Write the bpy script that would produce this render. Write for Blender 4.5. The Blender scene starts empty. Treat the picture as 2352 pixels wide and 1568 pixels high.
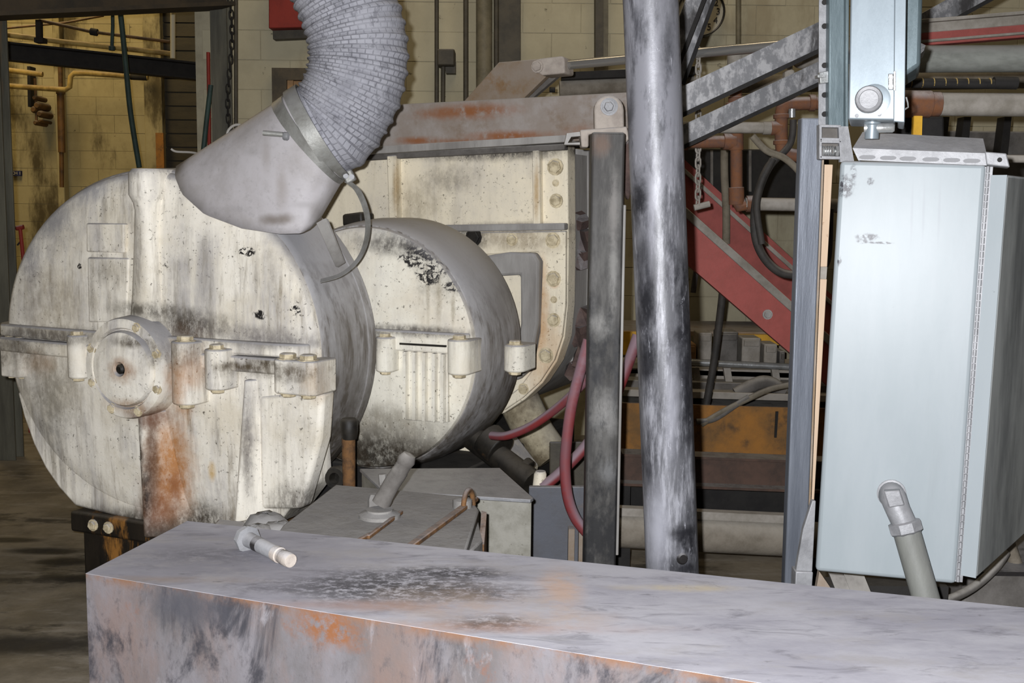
import bpy, bmesh, math, random
from mathutils import Vector as V, Matrix
from math import sin, cos, pi, radians, atan2, sqrt
random.seed(7)
sc = bpy.context.scene
# ------------------------------------------------------------------ camera
W, H, F = 2352, 1568, 2613.0
EYE = V((0, 0, 1.6)); PIT = radians(6.64); ROL = radians(0.6)
FWD = V((0, cos(PIT), -sin(PIT))); UP0 = V((0, sin(PIT), cos(PIT))); R0 = V((1, 0, 0))
RT = R0 * cos(ROL) + UP0 * sin(ROL); UPV = UP0 * cos(ROL) - R0 * sin(ROL)
cd = bpy.data.cameras.new('camera'); cam = bpy.data.objects.new('camera', cd)
sc.collection.objects.link(cam)
cd.sensor_width = 36.0; cd.lens = F / W * 36.0; cd.clip_start = 0.02
cm = Matrix((RT, UPV, -FWD)).transposed().to_4x4(); cm.translation = EYE
cam.matrix_world = cm
sc.camera = cam
# ------------------------------------------------------------------ world, lights, exposure
sc.view_settings.view_transform = 'Standard'; sc.view_settings.look = 'None'
sc.view_settings.gamma = 1.0; sc.view_settings.use_curve_mapping = False
sc.view_settings.exposure = 0.0
wd = bpy.data.worlds.new('hall'); sc.world = wd; wd.use_nodes = True
bgn = wd.node_tree.nodes['Background']
bgn.inputs['Color'].default_value = (1.0, 0.86, 0.66, 1); bgn.inputs['Strength'].default_value = 0.055


def lamp(name, kind, loc, energy, color, size=0.1, aim=None):
    ld = bpy.data.lights.new(name, kind); ld.energy = energy; ld.color = color
    o = bpy.data.objects.new(name, ld); sc.collection.objects.link(o); o.location = loc
    if kind == 'AREA':
        ld.shape = 'RECTANGLE'; ld.size = size[0]; ld.size_y = size[1]
    else:
        ld.shadow_soft_size = size
    if aim is not None:
        o.rotation_euler = (V(aim) - V(loc)).to_track_quat('-Z', 'Y').to_euler()
    return o


lamp('camera_flash', 'POINT', EYE + V((-0.065, 0.02, 0.05)), 840, (0.95, 0.965, 1.0), 0.018)
lamp('alcove_lamp', 'AREA', (-5.2, 10.6, 5.2), 92, (1.0, 0.76, 0.38), (1.2, 2.4), (-5.2, 11.6, 1.5))
lamp('hall_lamp', 'AREA', (0.2, 5.6, 5.4), 42, (1.0, 0.82, 0.54), (3.0, 1.2), (0.2, 7.6, 1.5))

# ------------------------------------------------------------------ pixel -> world


def ray(x, y):
    return RT * ((x - 1176) / F) - UPV * ((y - 784) / F) + FWD


def P(x, y, Y):
    d = ray(x, y); return EYE + d * (Y / d.y)


def PZ(x, y, z):
    d = ray(x, y); return EYE + d * ((z - EYE.z) / d.z)


def PL(x, y, p0, n):
    d = ray(x, y); n = V(n); return EYE + d * ((V(p0) - EYE).dot(n) / d.dot(n))


YAW = radians(24)
MU = V((cos(YAW), -sin(YAW), 0)); MA = V((sin(YAW), cos(YAW), 0)); MZ = V((0, 0, 1))
_o = P(378, 797, 4.6); ZC = _o.z; MO = V((_o.x, _o.y, 0))
MF = Matrix.Translation(MO) @ Matrix.Rotation(-YAW, 4, 'Z')


def mp(x, y, c):
    """pixel -> world on the mixer plane at axial position c"""
    return PL(x, y, MO + MA * c, MA)


def ml(x, y, c):
    p = mp(x, y, c) - MO
    return p.dot(MU), p.z


def L(x, y, z):
    return MO + MU * x + MA * y + MZ * z


# ------------------------------------------------------------------ materials
def lin(v):
    v /= 255.0
    return v / 12.92 if v <= 0.04045 else ((v + 0.055) / 1.055) ** 2.4


def c8(r, g, b):
    return (lin(r), lin(g), lin(b), 1.0)


class NM:
    def __init__(s, name):
        s.m = bpy.data.materials.new(name); s.m.use_nodes = True
        s.t = s.m.node_tree; s.t.nodes.clear()
        g = s.t.nodes.new('ShaderNodeNewGeometry')
        s.pos = g.outputs['Position']; s.nor = g.outputs['Normal']; s.g = g
        s._nz = None

    def link(s, a, b):
        if hasattr(a, 'is_output'):
            s.t.links.new(a, b)
        else:
            b.default_value = a

    def vm(s, op, a, b):
        n = s.t.nodes.new('ShaderNodeVectorMath'); n.operation = op
        s.link(a, n.inputs[0]); s.link(b, n.inputs[1]); return n

    def ma(s, op, a, b=0.0, clamp=False):
        n = s.t.nodes.new('ShaderNodeMath'); n.operation = op; n.use_clamp = clamp
        s.link(a, n.inputs[0]); s.link(b, n.inputs[1]); return n.outputs[0]

    def rng(s, v, lo, hi, a=0.0, b=1.0):
        n = s.t.nodes.new('ShaderNodeMapRange'); n.interpolation_type = 'SMOOTHSTEP'
        s.link(v, n.inputs['Value'])
        if lo <= hi:
            n.inputs['From Min'].default_value = lo; n.inputs['From Max'].default_value = hi
            n.inputs['To Min'].default_value = a; n.inputs['To Max'].default_value = b
        else:
            n.inputs['From Min'].default_value = hi; n.inputs['From Max'].default_value = lo
            n.inputs['To Min'].default_value = b; n.inputs['To Max'].default_value = a
        return n.outputs[0]

    def noise(s, scale, lo=None, hi=None, st=(1, 1, 1), off=0.0, det=8, rough=0.68, dist=0.0, vec=None):
        v = s.vm('MULTIPLY', vec or s.pos, st).outputs[0]
        v = s.vm('ADD', v, (off, off * 1.7, off * .6)).outputs[0]
        n = s.t.nodes.new('ShaderNodeTexNoise'); s.link(v, n.inputs['Vector'])
        n.inputs['Scale'].default_value = scale; n.inputs['Detail'].default_value = det
        n.inputs['Roughness'].default_value = rough; n.inputs['Distortion'].default_value = dist
        f = n.outputs['Fac']
        return f if lo is None else s.rng(f, lo, hi)

    def nz(s, lo, hi):
        if s._nz is None:
            n = s.t.nodes.new('ShaderNodeSeparateXYZ'); s.link(s.nor, n.inputs[0]); s._nz = n.outputs[2]
        return s.rng(s._nz, lo, hi)

    def axis(s, i, lo, hi):
        n = s.t.nodes.new('ShaderNodeSeparateXYZ'); s.link(s.pos, n.inputs[0])
        return s.rng(n.outputs[i], lo, hi)

    def spot(s, c, r, soft=0.5, jag=0.0, jsc=18.0):
        """1 inside an ellipsoid stain round a world point, 0 outside, with a ragged edge"""
        if not hasattr(r, '__len__'): r = (r, r, r)
        v = s.vm('SUBTRACT', s.pos, tuple(c)).outputs[0]
        v = s.vm('DIVIDE', v, tuple(r)).outputs[0]
        n = s.t.nodes.new('ShaderNodeVectorMath'); n.operation = 'LENGTH'; s.link(v, n.inputs[0])
        d = n.outputs['Value']
        if jag:
            d = s.ma('ADD', d, s.ma('MULTIPLY', s.ma('SUBTRACT', s.noise(jsc), 0.5), jag))
        return s.rng(d, 1.0 + soft * .3, 1.0 - soft)

    def mul(s, a, b): return s.ma('MULTIPLY', a, b)
    def mx(s, a, b): return s.ma('MAXIMUM', a, b)
    def inv(s, a): return s.ma('SUBTRACT', 1.0, a)

    def mix(s, a, b, f):
        n = s.t.nodes.new('ShaderNodeMix'); n.data_type = 'RGBA'
        s.link(f, n.inputs[0]); s.link(a, n.inputs[6]); s.link(b, n.inputs[7])
        return n.outputs[2]

    def out(s, col, rough=0.7, metal=0.0, bump=None, bstr=0.3, bdist=0.01, spec=0.35):
        b = s.t.nodes.new('ShaderNodeBsdfPrincipled'); o = s.t.nodes.new('ShaderNodeOutputMaterial')
        s.link(col, b.inputs['Base Color']); s.link(rough, b.inputs['Roughness'])
        s.link(metal, b.inputs['Metallic']); b.inputs['Specular IOR Level'].default_value = spec
        if bump is not None:
            n = s.t.nodes.new('ShaderNodeBump'); n.inputs['Strength'].default_value = bstr
            n.inputs['Distance'].default_value = bdist
            s.link(bump, n.inputs['Height']); s.link(n.outputs[0], b.inputs['Normal'])
        s.t.links.new(b.outputs[0], o.inputs[0])
        return s.m


DUST = (172, 170, 172)


def simple(name, base, var=None, sc_=9, st=(1, 1, 1), dust=0.5, dustc=DUST, speck=None, rough=0.7, metal=0.0,
           rust=None, rsc=4, rlo=.52, rhi=.68, bump=0.25, off=0.0, vlo=.35, vhi=.7):
    m = NM(name); c = c8(*base)
    n1 = m.noise(sc_, vlo, vhi, st=st, off=off)
    if var: c = m.mix(c, c8(*var), n1)
    if rust: c = m.mix(c, c8(*rust), m.noise(rsc, rlo, rhi, st=st, off=off + 3.3))
    if speck: c = m.mix(c, c8(*speck), m.noise(60, .62, .70, off=off + 1.1))
    if dust:
        d = m.mul(m.nz(.15, .85), m.noise(14, .15, .6, off=off + 5))
        c = m.mix(c, c8(*dustc), m.mul(d, dust))
    return m.out(c, rough, metal, m.noise(35, off=off, st=st), bump, 0.006)


MT = {}
# cream machine paint with oil, rust and dust
def make_cream(name, base=(243, 237, 224), grime=1.0, spots=(), rustspots=(), flakes=(), streak=(1, 1, .12), lowdirt=None, dustlo=.10, dusthi=.75):
    m = NM(name); c = c8(*base)
    c = m.mix(c, c8(222, 213, 194), m.noise(3.0, .4, .7)); big = m.noise(1.7, .36, .62, off=31)
    c = m.mix(c, c8(176, 172, 170), m.mul(m.mul(m.noise(7, .42, .64, st=streak, off=2, det=7), big), .85 * grime))
    c = m.mix(c, c8(150, 142, 128), m.mul(m.mul(m.noise(22, .46, .66, st=streak, off=22, det=8, rough=.72), big), .8 * grime))       # washed grey streaks
    c = m.mix(c, c8(120, 105, 78), m.mul(m.mul(m.noise(13, .54, .72, st=streak, off=4), m.noise(2.2, .35, .65, off=9)), .85 * grime))
    c = m.mix(c, c8(58, 50, 38), m.mul(m.mul(m.noise(64, .585, .65, off=6, det=6, rough=.75), m.noise(3.6, .36, .58, off=7)), .9))   # pitted specks
    c = m.mix(c, c8(40, 36, 30), m.mul(m.noise(30, .68, .72, off=12, det=7, rough=.75), m.noise(2.6, .48, .6, off=13)))
    grit = m.ma('ADD', m.mul(m.noise(34, .36, .58, st=(1, 1, .6), off=41, det=9, rough=.78), .6), .42, True)
    for (p, r, j, amt, col) in rustspots:
        c = m.mix(c, c8(*col), m.mul(m.mul(m.spot(p, r, .75, j, 14), m.ma('ADD', m.mul(grit, .5), .5, True)), amt))
    for (p, r, j, amt, col) in spots:
        c = m.mix(c, c8(*col), m.mul(m.mul(m.spot(p, r, .8, j, 16), grit), amt))
    for (p, r) in flakes:
        c = m.mix(c, c8(34, 31, 30), m.mul(m.spot(p, r, .25, 1.6, 26), m.noise(34, .49, .525, off=3, dist=1.2)))
    if lowdirt:
        z0, z1 = lowdirt
        c = m.mix(c, c8(52, 44, 34), m.mul(m.axis(2, z1, z0), m.noise(16, .25, .6)))
    d = m.mul(m.nz(dustlo, dusthi), m.noise(10, .1, .55, off=5))
    c = m.mix(c, c8(158, 156, 158), m.mul(d, .95))
    h = m.ma('ADD', m.noise(22, det=6, rough=.7), m.mul(m.noise(90), .35))
    return m.out(c, .62, 0.0, h, .38, .006, .3)


OILY = (44, 36, 26); RUSTO = (168, 106, 30); RUSTD = (96, 52, 24)


def spx(x, y, c, rx, ry, rd=.16, **k):
    return mp(x, y, c)


def sp(x, y, c, rx, ry, j=.8, amt=.9, col=OILY, rd=.25):
    """colour patch given where it sits in the picture of the machine: centre and half sizes in picture units"""
    p = mp(x, y, c); k = (p - EYE).dot(FWD) / F
    return (p, (max(rx * k * 1.15, .004), rd, ry * k), j, amt, col)


drum_spots = [
    sp(440, 745, -.04, 110, 44, .9, .95, (70, 62, 52)), sp(340, 712, -.04, 110, 24, .9, .9, (84, 78, 68)),
    sp(190, 430, 0, 80, 40, 1.0, .8, (150, 150, 156)), sp(120, 500, 0, 50, 50, 1.0, .8, (146, 146, 152)), sp(75, 600, 0, 30, 70, 1.0, .7, (150, 148, 152)), sp(265, 395, 0, 70, 24, 1.0, .85, (154, 154, 160)),
    sp(120, 768, 0, 130, 22, .9, .9, (112, 108, 106)), sp(300, 786, -.15, 52, 15, .9, .92, (88, 80, 68)), sp(350, 812, -.15, 24, 36, 1.0, .75, (96, 88, 76)), sp(300, 930, -.12, 70, 22, 1.2, .6, (150, 110, 64)),  # the two hub cover patches darken its upper inside
    sp(620, 785, -.04, 140, 18, .8, .9, (140, 136, 132)), sp(560, 840, -.06, 60, 12, 1.4, .85, (76, 62, 40)), sp(610, 830, -.06, 40, 14, 1.2, .9, (58, 46, 30)),
    sp(680, 850, -.1, 40, 26, 1.8, .7, (90, 76, 56)), sp(120, 940, 0, 60, 110, 1.4, .6, (128, 126, 122)), sp(322, 1000, -.06, 10, 40, .5, .95, (30, 22, 16)), sp(347, 1130, -.06, 12, 90, .5, .95, (36, 26, 18)),
    sp(60, 800, 0, 60, 45, 1.2, .75, (84, 72, 56)), sp(25, 815, 0.05, 35, 40, 1.2, .8, (60, 46, 30)), sp(190, 772, -.04, 190, 24, .9, .7, (96, 90, 82)),
    sp(620, 850, -.06, 120, 28, 1.5, .75, (70, 58, 40)), sp(600, 770, -.04, 150, 26, .9, .75, (126, 120, 116)),
    sp(430, 800, -.06, 60, 60, 1.2, .6, (84, 58, 36)), sp(120, 690, 0, 120, 90, 1.6, .45, (120, 106, 84)),
    sp(130, 880, 0, 120, 110, 1.5, .5, (132, 122, 104)), sp(300, 1215, -.04, 320, 50, .9, .95, (30, 24, 18)),
    sp(470, 1200, -.02, 90, 55, .7, .92, (48, 38, 26)), sp(690, 1150, 0, 70, 60, 1.3, .7, (60, 52, 44)),
    sp(330, 1050, -.06, 16, 130, .6, .95, (44, 30, 20)), sp(570, 1020, -.06, 14, 150, .7, .7, (96, 90, 88)),
    sp(330, 560, -.03, 16, 160, 1.0, .45, (110, 100, 90)), sp(250, 620, -.03, 50, 40, 1.6, .5, (110, 100, 82)),
    sp(120, 480, 0, 110, 130, 1.4, .55, (150, 146, 142)), sp(480, 640, 0, 26, 130, 1.0, .55, (160, 156, 154)),
    sp(330, 395, 0, 22, 20, .9, .7, (110, 104, 96)), sp(215, 660, -.03, 7, 130, .9, .5, (120, 112, 100)),
]
drum_rust = [
    sp(390, 1080, -.05, 62, 160, .9, .92, RUSTO), sp(360, 1180, -.05, 60, 120, .8, .85, (120, 66, 26)),
    sp(352, 1060, -.08, 16, 150, .9, .85, (74, 42, 16)), sp(400, 1130, -.06, 14, 60, 1.2, .6, (120, 66, 28)), sp(345, 950, -.06, 60, 40, .8, .8, (96, 54, 24)), sp(285, 850, -.15, 34, 34, 1.4, .75, (140, 92, 48)),
    sp(410, 900, -.1, 30, 90, 1.0, .7, (170, 116, 60)), sp(100, 830, 0, 40, 40, 1.2, .6, (150, 106, 54)),
    sp(440, 850, -.1, 40, 50, 1.2, .45, (176, 120, 66)), sp(486, 1085, -.03, 10, 26, .9, .7, (200, 160, 80)),
    sp(730, 870, -.02, 30, 60, 1.2, .5, (150, 116, 70)),
]
drum_flakes = [(sp(572, 578, 0, 1, 1)[0], (.035, .2, .022)), (sp(600, 720, 0, 1, 1)[0], (.03, .2, .02)), (sp(190, 610, 0, 1, 1)[0], (.012, .2, .014)),
               (sp(680, 712, 0, 1, 1)[0], (.024, .2, .02)), (sp(390, 605, 0, 1, 1)[0], (.014, .2, .014))]
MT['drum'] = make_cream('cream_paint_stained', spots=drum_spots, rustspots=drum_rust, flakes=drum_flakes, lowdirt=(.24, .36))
d2_spots = [
    sp(1000, 560, .5, 230, 38, 1.2, .9, (46, 40, 34)), sp(1060, 620, .5, 110, 80, 1.7, .6, (84, 76, 62)),
    sp(900, 1040, .5, 300, 66, .8, .97, (34, 30, 24)), sp(880, 960, .5, 220, 50, 1.2, .55, (96, 86, 66)),
    sp(960, 760, .45, 160, 16, .8, .85, (66, 60, 56)), sp(830, 780, .4, 50, 40, 1.2, .85, (40, 36, 32)),
    sp(1140, 780, .5, 60, 26, .9, .7, (96, 92, 90)), sp(1010, 690, .5, 7, 80, .8, .5, (140, 128, 104)),
    sp(985, 690, .5, 5, 70, .8, .45, (130, 118, 92)), sp(1042, 700, .5, 5, 60, .8, .5, (130, 118, 92)),
]
d2_flakes = [(mp(x, y, .5), (a, .3, b)) for x, y, a, b in ((945, 598, .06, .028), (985, 630, .05, .05), (1012, 610, .05, .04), (1050, 655, .055, .026), (960, 575, .06, .02), (1000, 585, .07, .03))]
MT['drum2'] = make_cream('cream_paint_cracked', (234, 229, 214), spots=d2_spots, flakes=d2_flakes, grime=.7, dustlo=.1, dusthi=.6, lowdirt=(.52, .82))
h_spots = [
    sp(1090, 350, 1.1, 420, 22, 1.0, .92, (62, 58, 56)), sp(1100, 345, 1.1, 420, 12, .6, .8, (40, 36, 34)), sp(1190, 545, 1.1, 130, 38, 1.5, .6, (120, 100, 70)),
    sp(1085, 545, 1.1, 36, 34, 1.0, .9, (50, 44, 40)), sp(1180, 522, 1.1, 170, 14, .7, .8, (120, 114, 110)),
    sp(1030, 410, 1.1, 60, 40, 1.9, .5, (90, 80, 70)), sp(950, 470, 1.1, 60, 60, 1.6, .45, (150, 136, 108)),
]
h_rust = [sp(1245, 700, 1.1, 16, 120, 1.0, .6, (186, 134, 74)), sp(1255, 830, 1.1, 60, 110, 1.1, .45, (196, 150, 96)), sp(1272, 655, 1.0, 14, 14, 1.0, .7, (190, 120, 40)),
          sp(906, 430, 1.0, 9, 70, .7, .8, (170, 140, 90)), sp(1233, 440, 1.0, 8, 80, .7, .8, (180, 146, 92))]
MT['hous'] = make_cream('cream_paint_panel', (238, 227, 202), spots=h_spots, rustspots=h_rust, grime=.35)
MT['shell'] = None
MT['legc'] = simple('grimy_cream_leg', (176, 166, 140), (96, 84, 64), 6, dust=.4, speck=(60, 52, 40), rough=.7)
MT['bare'] = simple('dusty_bare_casting', (162, 159, 155), (126, 122, 118), 6, (1, 1, .2), .7, rough=.6)
MT['lug'] = make_cream('cream_paint_lugs', (226, 214, 184), grime=.8, spots=(), dusthi=.8)
MT['lugd'] = simple('oily_casting', (40, 34, 27), (22, 19, 16), 10, (1, 1, .3), .3, (120, 112, 100), rust=(150, 104, 50), rsc=9, rlo=.5, rhi=.64, rough=.5)
def make_shell(name, z0, z1):
    m = NM(name)
    c = m.mix(c8(176, 174, 174), c8(136, 132, 128), m.noise(5, .35, .65, st=(1, 1, .4)))
    c = m.mix(c, c8(92, 84, 74), m.mul(m.noise(24, .45, .65, st=(1, 1, .12), off=3, det=8), .8))
    c = m.mix(c, c8(54, 46, 34), m.mul(m.axis(2, z1, z0), m.noise(9, .2, .55, off=5)))
    c = m.mix(c, c8(158, 157, 160), m.mul(m.nz(.1, .7), m.noise(8, .1, .5, off=7)))
    return m.out(c, .55, 0, m.noise(30, st=(1, 1, .3)), .25, .004, .35)


MT['shell'] = make_shell('dirty_machined_shell', ZC - .6, ZC + .25)
MT['shell2'] = make_shell('dirty_ring_shell', .45, .95)
MT['grease'] = simple('black_greasy_steel', (40, 36, 30), (20, 18, 16), 12, dust=.35, dustc=(110, 104, 96), rust=(120, 82, 40), rlo=.60, rhi=.72, rough=.55)
MT['rivet'] = simple('painted_bolt', (214, 200, 168), (150, 136, 108), 30, dust=.8, rough=.6)
MT['rustpipe'] = simple('rust_scale', (112, 72, 46), (90, 66, 56), 26, dust=.9, dustc=(176, 166, 162), rough=.8, bump=.5)
MT['rustbar'] = simple('rusted_rod', (116, 82, 48), (60, 46, 36), 22, dust=.4, rough=.8, bump=.6)
MT['gplate'] = simple('dust_caked_plate', (138, 135, 131), (112, 109, 106), 7, dust=.6, dustc=(140, 138, 138), speck=(70, 66, 60), rough=.9, bump=.5)
MT['gbox'] = simple('grey_green_paint', (144, 141, 132), (112, 109, 98), 9, dust=.9, dustc=(150, 150, 150), speck=(84, 78, 66), rough=.7)
def make_hood():
    m = NM('dusty_sheet_metal')
    c = m.mix(c8(186, 182, 184), c8(166, 161, 160), m.noise(4, .4, .7, off=2))
    for (x, y, rx, ry, a, col) in ((615, 505, 40, 16, .8, (112, 102, 92)), (650, 502, 26, 16, .7, (116, 106, 96)), (640, 430, 18, 60, .45, (140, 130, 122)), (600, 350, 16, 50, .5, (144, 136, 130)), (500, 480, 70, 14, .4, (140, 136, 136)), (720, 490, 22, 40, .6, (120, 114, 108)), (560, 345, 30, 12, .35, (140, 136, 134)), (690, 470, 30, 10, .3, (130, 126, 124))):
        k = 4.25 / F
        c = m.mix(c, c8(*col), m.mul(m.spot(P(x, y, 4.2), (rx * k, .25, ry * k), .9, .8, 16), a))
    c = m.mix(c, c8(150, 146, 146), m.mul(m.noise(40, .52, .7, off=5), .4))
    return m.out(c, .55, 0, m.noise(3), .1, .01, .3)


MT['hood'] = make_hood()
MT['clampm'] = simple('dull_zinc', (150, 150, 146), (118, 116, 110), 12, dust=.5, rough=.45, metal=.3)


def make_duct():
    m = NM('duct_fabric_grid')
    uv = m.t.nodes.new('ShaderNodeUVMap'); uv.uv_map = 'UVMap'
    b = m.t.nodes.new('ShaderNodeTexBrick'); m.link(uv.outputs[0], b.inputs['Vector'])
    b.inputs['Scale'].default_value = 1.0; b.inputs['Brick Width'].default_value = .029; b.inputs['Row Height'].default_value = .0155
    b.inputs['Mortar Size'].default_value = .0026; b.inputs['Mortar Smooth'].default_value = .6; b.offset = 0.37; b.squash = 1.0
    b.inputs['Color1'].default_value = (1, 1, 1, 1); b.inputs['Color2'].default_value = (.86, .86, .86, 1); b.inputs['Mortar'].default_value = (0, 0, 0, 1)
    br = m.rng(b.outputs['Fac'], 0.05, .9)
    fade = m.noise(4.5, .30, .60, off=8)
    c = m.mix(c8(160, 160, 167), c8(138, 138, 145), m.noise(9, .4, .7))
    c = m.mix(c, c8(80, 80, 86), m.mul(m.noise(26, .55, .66, off=3, det=3), .4))
    c = m.mix(c, c8(58, 58, 64), m.mul(m.mul(br, fade), .58))
    c = m.mix(c, c8(160, 159, 162), m.mul(m.nz(.45, 1.0), .7))
    return m.out(c, .85, 0, m.ma('ADD', m.mul(br, -1.0), m.mul(m.noise(40), .4)), .5, .003, .2)


MT['duct'] = make_duct()


def make_box_top():
    m = NM('dust_on_steel')
    c = m.mix(c8(166, 164, 170), c8(146, 144, 152), m.noise(3.0, .35, .65, st=(1, 2.5, 1)))
    c = m.mix(c, c8(120, 118, 124), m.mul(m.spot(PZ(470, 1290, .75), (.45, .3, .3), .9, .5), .8))
    c = m.mix(c, c8(92, 90, 96), m.mul(m.noise(6, .50, .70, st=(1, 3.2, 1), off=2, dist=.8), .55))
    c = m.mix(c, c8(150, 146, 146), m.mul(m.noise(4, .5, .7, st=(1, 2, 1), off=7), .7))
    for (x, y, r, a, col) in ((900, 1345, (.24, .12, .2), .95, (66, 64, 66)), (1040, 1315, (.14, .05, .2), .9, (62, 60, 62)), (1130, 1430, (.10, .05, .2), .85, (60, 60, 66)), (1085, 1360, (.14, .06, .2), .8, (70, 68, 70)), (700, 1350, (.2, .06, .2), .35, (80, 78, 84)), (480, 1275, (.22, .07, .2), .4, (86, 84, 90))):
        p = PZ(x, y, .75)
        c = m.mix(c, c8(*col), m.mul(m.mul(m.spot(p, tuple(q * 1.15 for q in r), .8, 1.1, 10), m.noise(38, .40, .54, st=(1, 1.6, 1), off=4, det=9, rough=.8)), a))
    for (x, y, r, a, col) in ((1290, 1350, (.06, .16, .2), .7, (184, 152, 128)), (1060, 1390, (.22, .16, .2), .35, (176, 152, 128)), (1300, 1420, (.12, .06, .2), .5, (172, 146, 124)), (1560, 1350, (.16, .03, .2), .6, (186, 170, 134)), (330, 1330, (.3, .03, .2), .5, (130, 112, 96)), (1000, 1440, (.5, .04, .3), .4, (160, 118, 88)), (850, 1390, (.3, .04, .3), .4, (150, 108, 80))):
        p = PZ(x, y, .75)
        c = m.mix(c, c8(*col), m.mul(m.mul(m.spot(p, r, .9, .9, 9), m.noise(16, .2, .6, off=9)), a))
    c = m.mix(c, c8(92, 90, 92), m.mul(m.noise(9, .62, .70, st=(1, 2, 1), off=15, dist=.4), .6))
    return m.out(c, .8, 0, m.noise(30, det=6), .12, .004, .25)


def make_box_front():
    m = NM('rusted_dusty_steel')
    st = (1, 1, .45)
    c = m.mix(c8(86, 83, 84), c8(106, 103, 107), m.noise(6, .35, .65, st=st))
    c = m.mix(c, c8(104, 88, 82), m.mul(m.noise(4, .42, .66, st=st, off=6), .8))
    c = m.mix(c, c8(40, 40, 46), m.mul(m.noise(5, .50, .62, st=st, off=1, det=8, rough=.7, dist=.5), .9))
    c = m.mix(c, c8(108, 72, 54), m.mul(m.noise(5, .58, .70, st=(1, 1, .8), off=11, det=7, rough=.7), .8))
    c = m.mix(c, c8(130, 127, 131), m.mul(m.noise(11, .58, .70, st=(1, 1, .3), off=13, det=7, dist=.6), .7))
    c = m.mix(c, c8(70, 66, 68), m.mul(m.noise(36, .52, .66, st=(1, 1, .5), off=21, det=9, rough=.8), .55))
    c = m.mix(c, c8(108, 80, 62), m.mul(m.axis(2, .722, .752), m.noise(18, .38, .6, off=3)))
    p = PL(760, 1440, PZ(950, 1435, .75), (sin(radians(22.6)), cos(radians(22.6)), 0))
    c = m.mix(c, c8(112, 70, 38), m.mul(m.mul(m.spot(p, (.10, .12, .05), .8, 1.6, 24), m.noise(30, .36, .56, off=2, det=8, rough=.75)), .95))
    p = PL(440, 1390, PZ(950, 1435, .75), (sin(radians(22.6)), cos(radians(22.6)), 0))
    c = m.mix(c, c8(60, 60, 66), m.mul(m.spot(p, (.14, .14, .06), .8, 1.4, 20), .8))
    return m.out(c, .75, 0, m.noise(26, det=7), .3, .005, .3)


MT['btop'] = make_box_top(); MT['bfront'] = make_box_front()


def streaky(name, base, dark, white, off=0.0, st=(1, 1, .13), metal=.25, rough=.42, wlo=.52, dlo=.5):
    m = NM(name)
    c = m.mix(c8(*base), c8(*white), m.noise(26, wlo, wlo + .16, st=st, off=off, det=8, rough=.7))
    c = m.mix(c, c8(*dark), m.mul(m.noise(7, dlo, dlo + .12, st=(1, 1, .45), off=off + 4, det=7, rough=.62), .95))
    c = m.mix(c, c8(*white), m.mul(m.noise(16, .58, .68, st=(1, 1, .3), off=off + 9, det=8, rough=.7, dist=.6), .8))
    c = m.mix(c, c8(150, 150, 152), m.mul(m.nz(.3, .9), .7))
    return m.out(c, rough, metal, m.noise(40), .15, .004, .3)


def make_pipe():
    m = NM('scuffed_pipe'); st = (1, 1, .12)
    c = m.mix(c8(94, 94, 98), c8(150, 150, 156), m.noise(28, .46, .64, st=st, det=8, rough=.72))
    c = m.mix(c, c8(122, 122, 128), m.noise(3, .45, .6, st=(1, 1, .4), off=3))
    c = m.mix(c, c8(50, 50, 55), m.mul(m.noise(10, .48, .62, st=(1, 1, .28), off=14, det=8, rough=.7), .8))
    k = 3.35 / F
    for (x, y, rx, ry, a) in ((1562, 640, 26, 70, .97), (1568, 760, 26, 110, .95), (1578, 900, 18, 160, .9), (1576, 1240, 34, 50, .97), (1560, 1215, 40, 22, .9), (1570, 1300, 40, 26, .95), (1545, 1290, 14, 30, .7), (1468, 460, 22, 70, .95), (1486, 700, 22, 90, .95), (1490, 820, 22, 70, .9), (1446, 250, 14, 90, .7), (1530, 120, 20, 90, .55), (1500, 230, 14, 60, .5), (1560, 430, 10, 100, .6), (1595, 1060, 10, 90, .8), (1475, 60, 20, 60, .5), (1478, 580, 18, 40, .6)):
        c = m.mix(c, c8(32, 32, 36), m.mul(m.mul(m.spot(P(x, y, 3.36), (rx * k, .2, ry * k), .8, 1.3, 22), m.noise(24, .30, .5, st=(1, 1, .4), off=x * .01, det=8, rough=.7)), a))
    for (x, y, rx, ry, a) in ((1510, 1220, 30, 130, .8), (1545, 950, 20, 160, .5), (1500, 480, 10, 160, .4), (1445, 190, 10, 90, .6)):
        c = m.mix(c, c8(168, 168, 176), m.mul(m.spot(P(x, y, 3.3), (rx * k, .2, ry * k), .9, .8, 16), a))
    c = m.mix(c, c8(176, 176, 184), m.mul(m.noise(34, .60, .68, st=(1, 1, .2), off=9, det=9, rough=.75, dist=.8), .85))
    return m.out(c, .4, .1, m.noise(40), .12, .004, .4)


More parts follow.
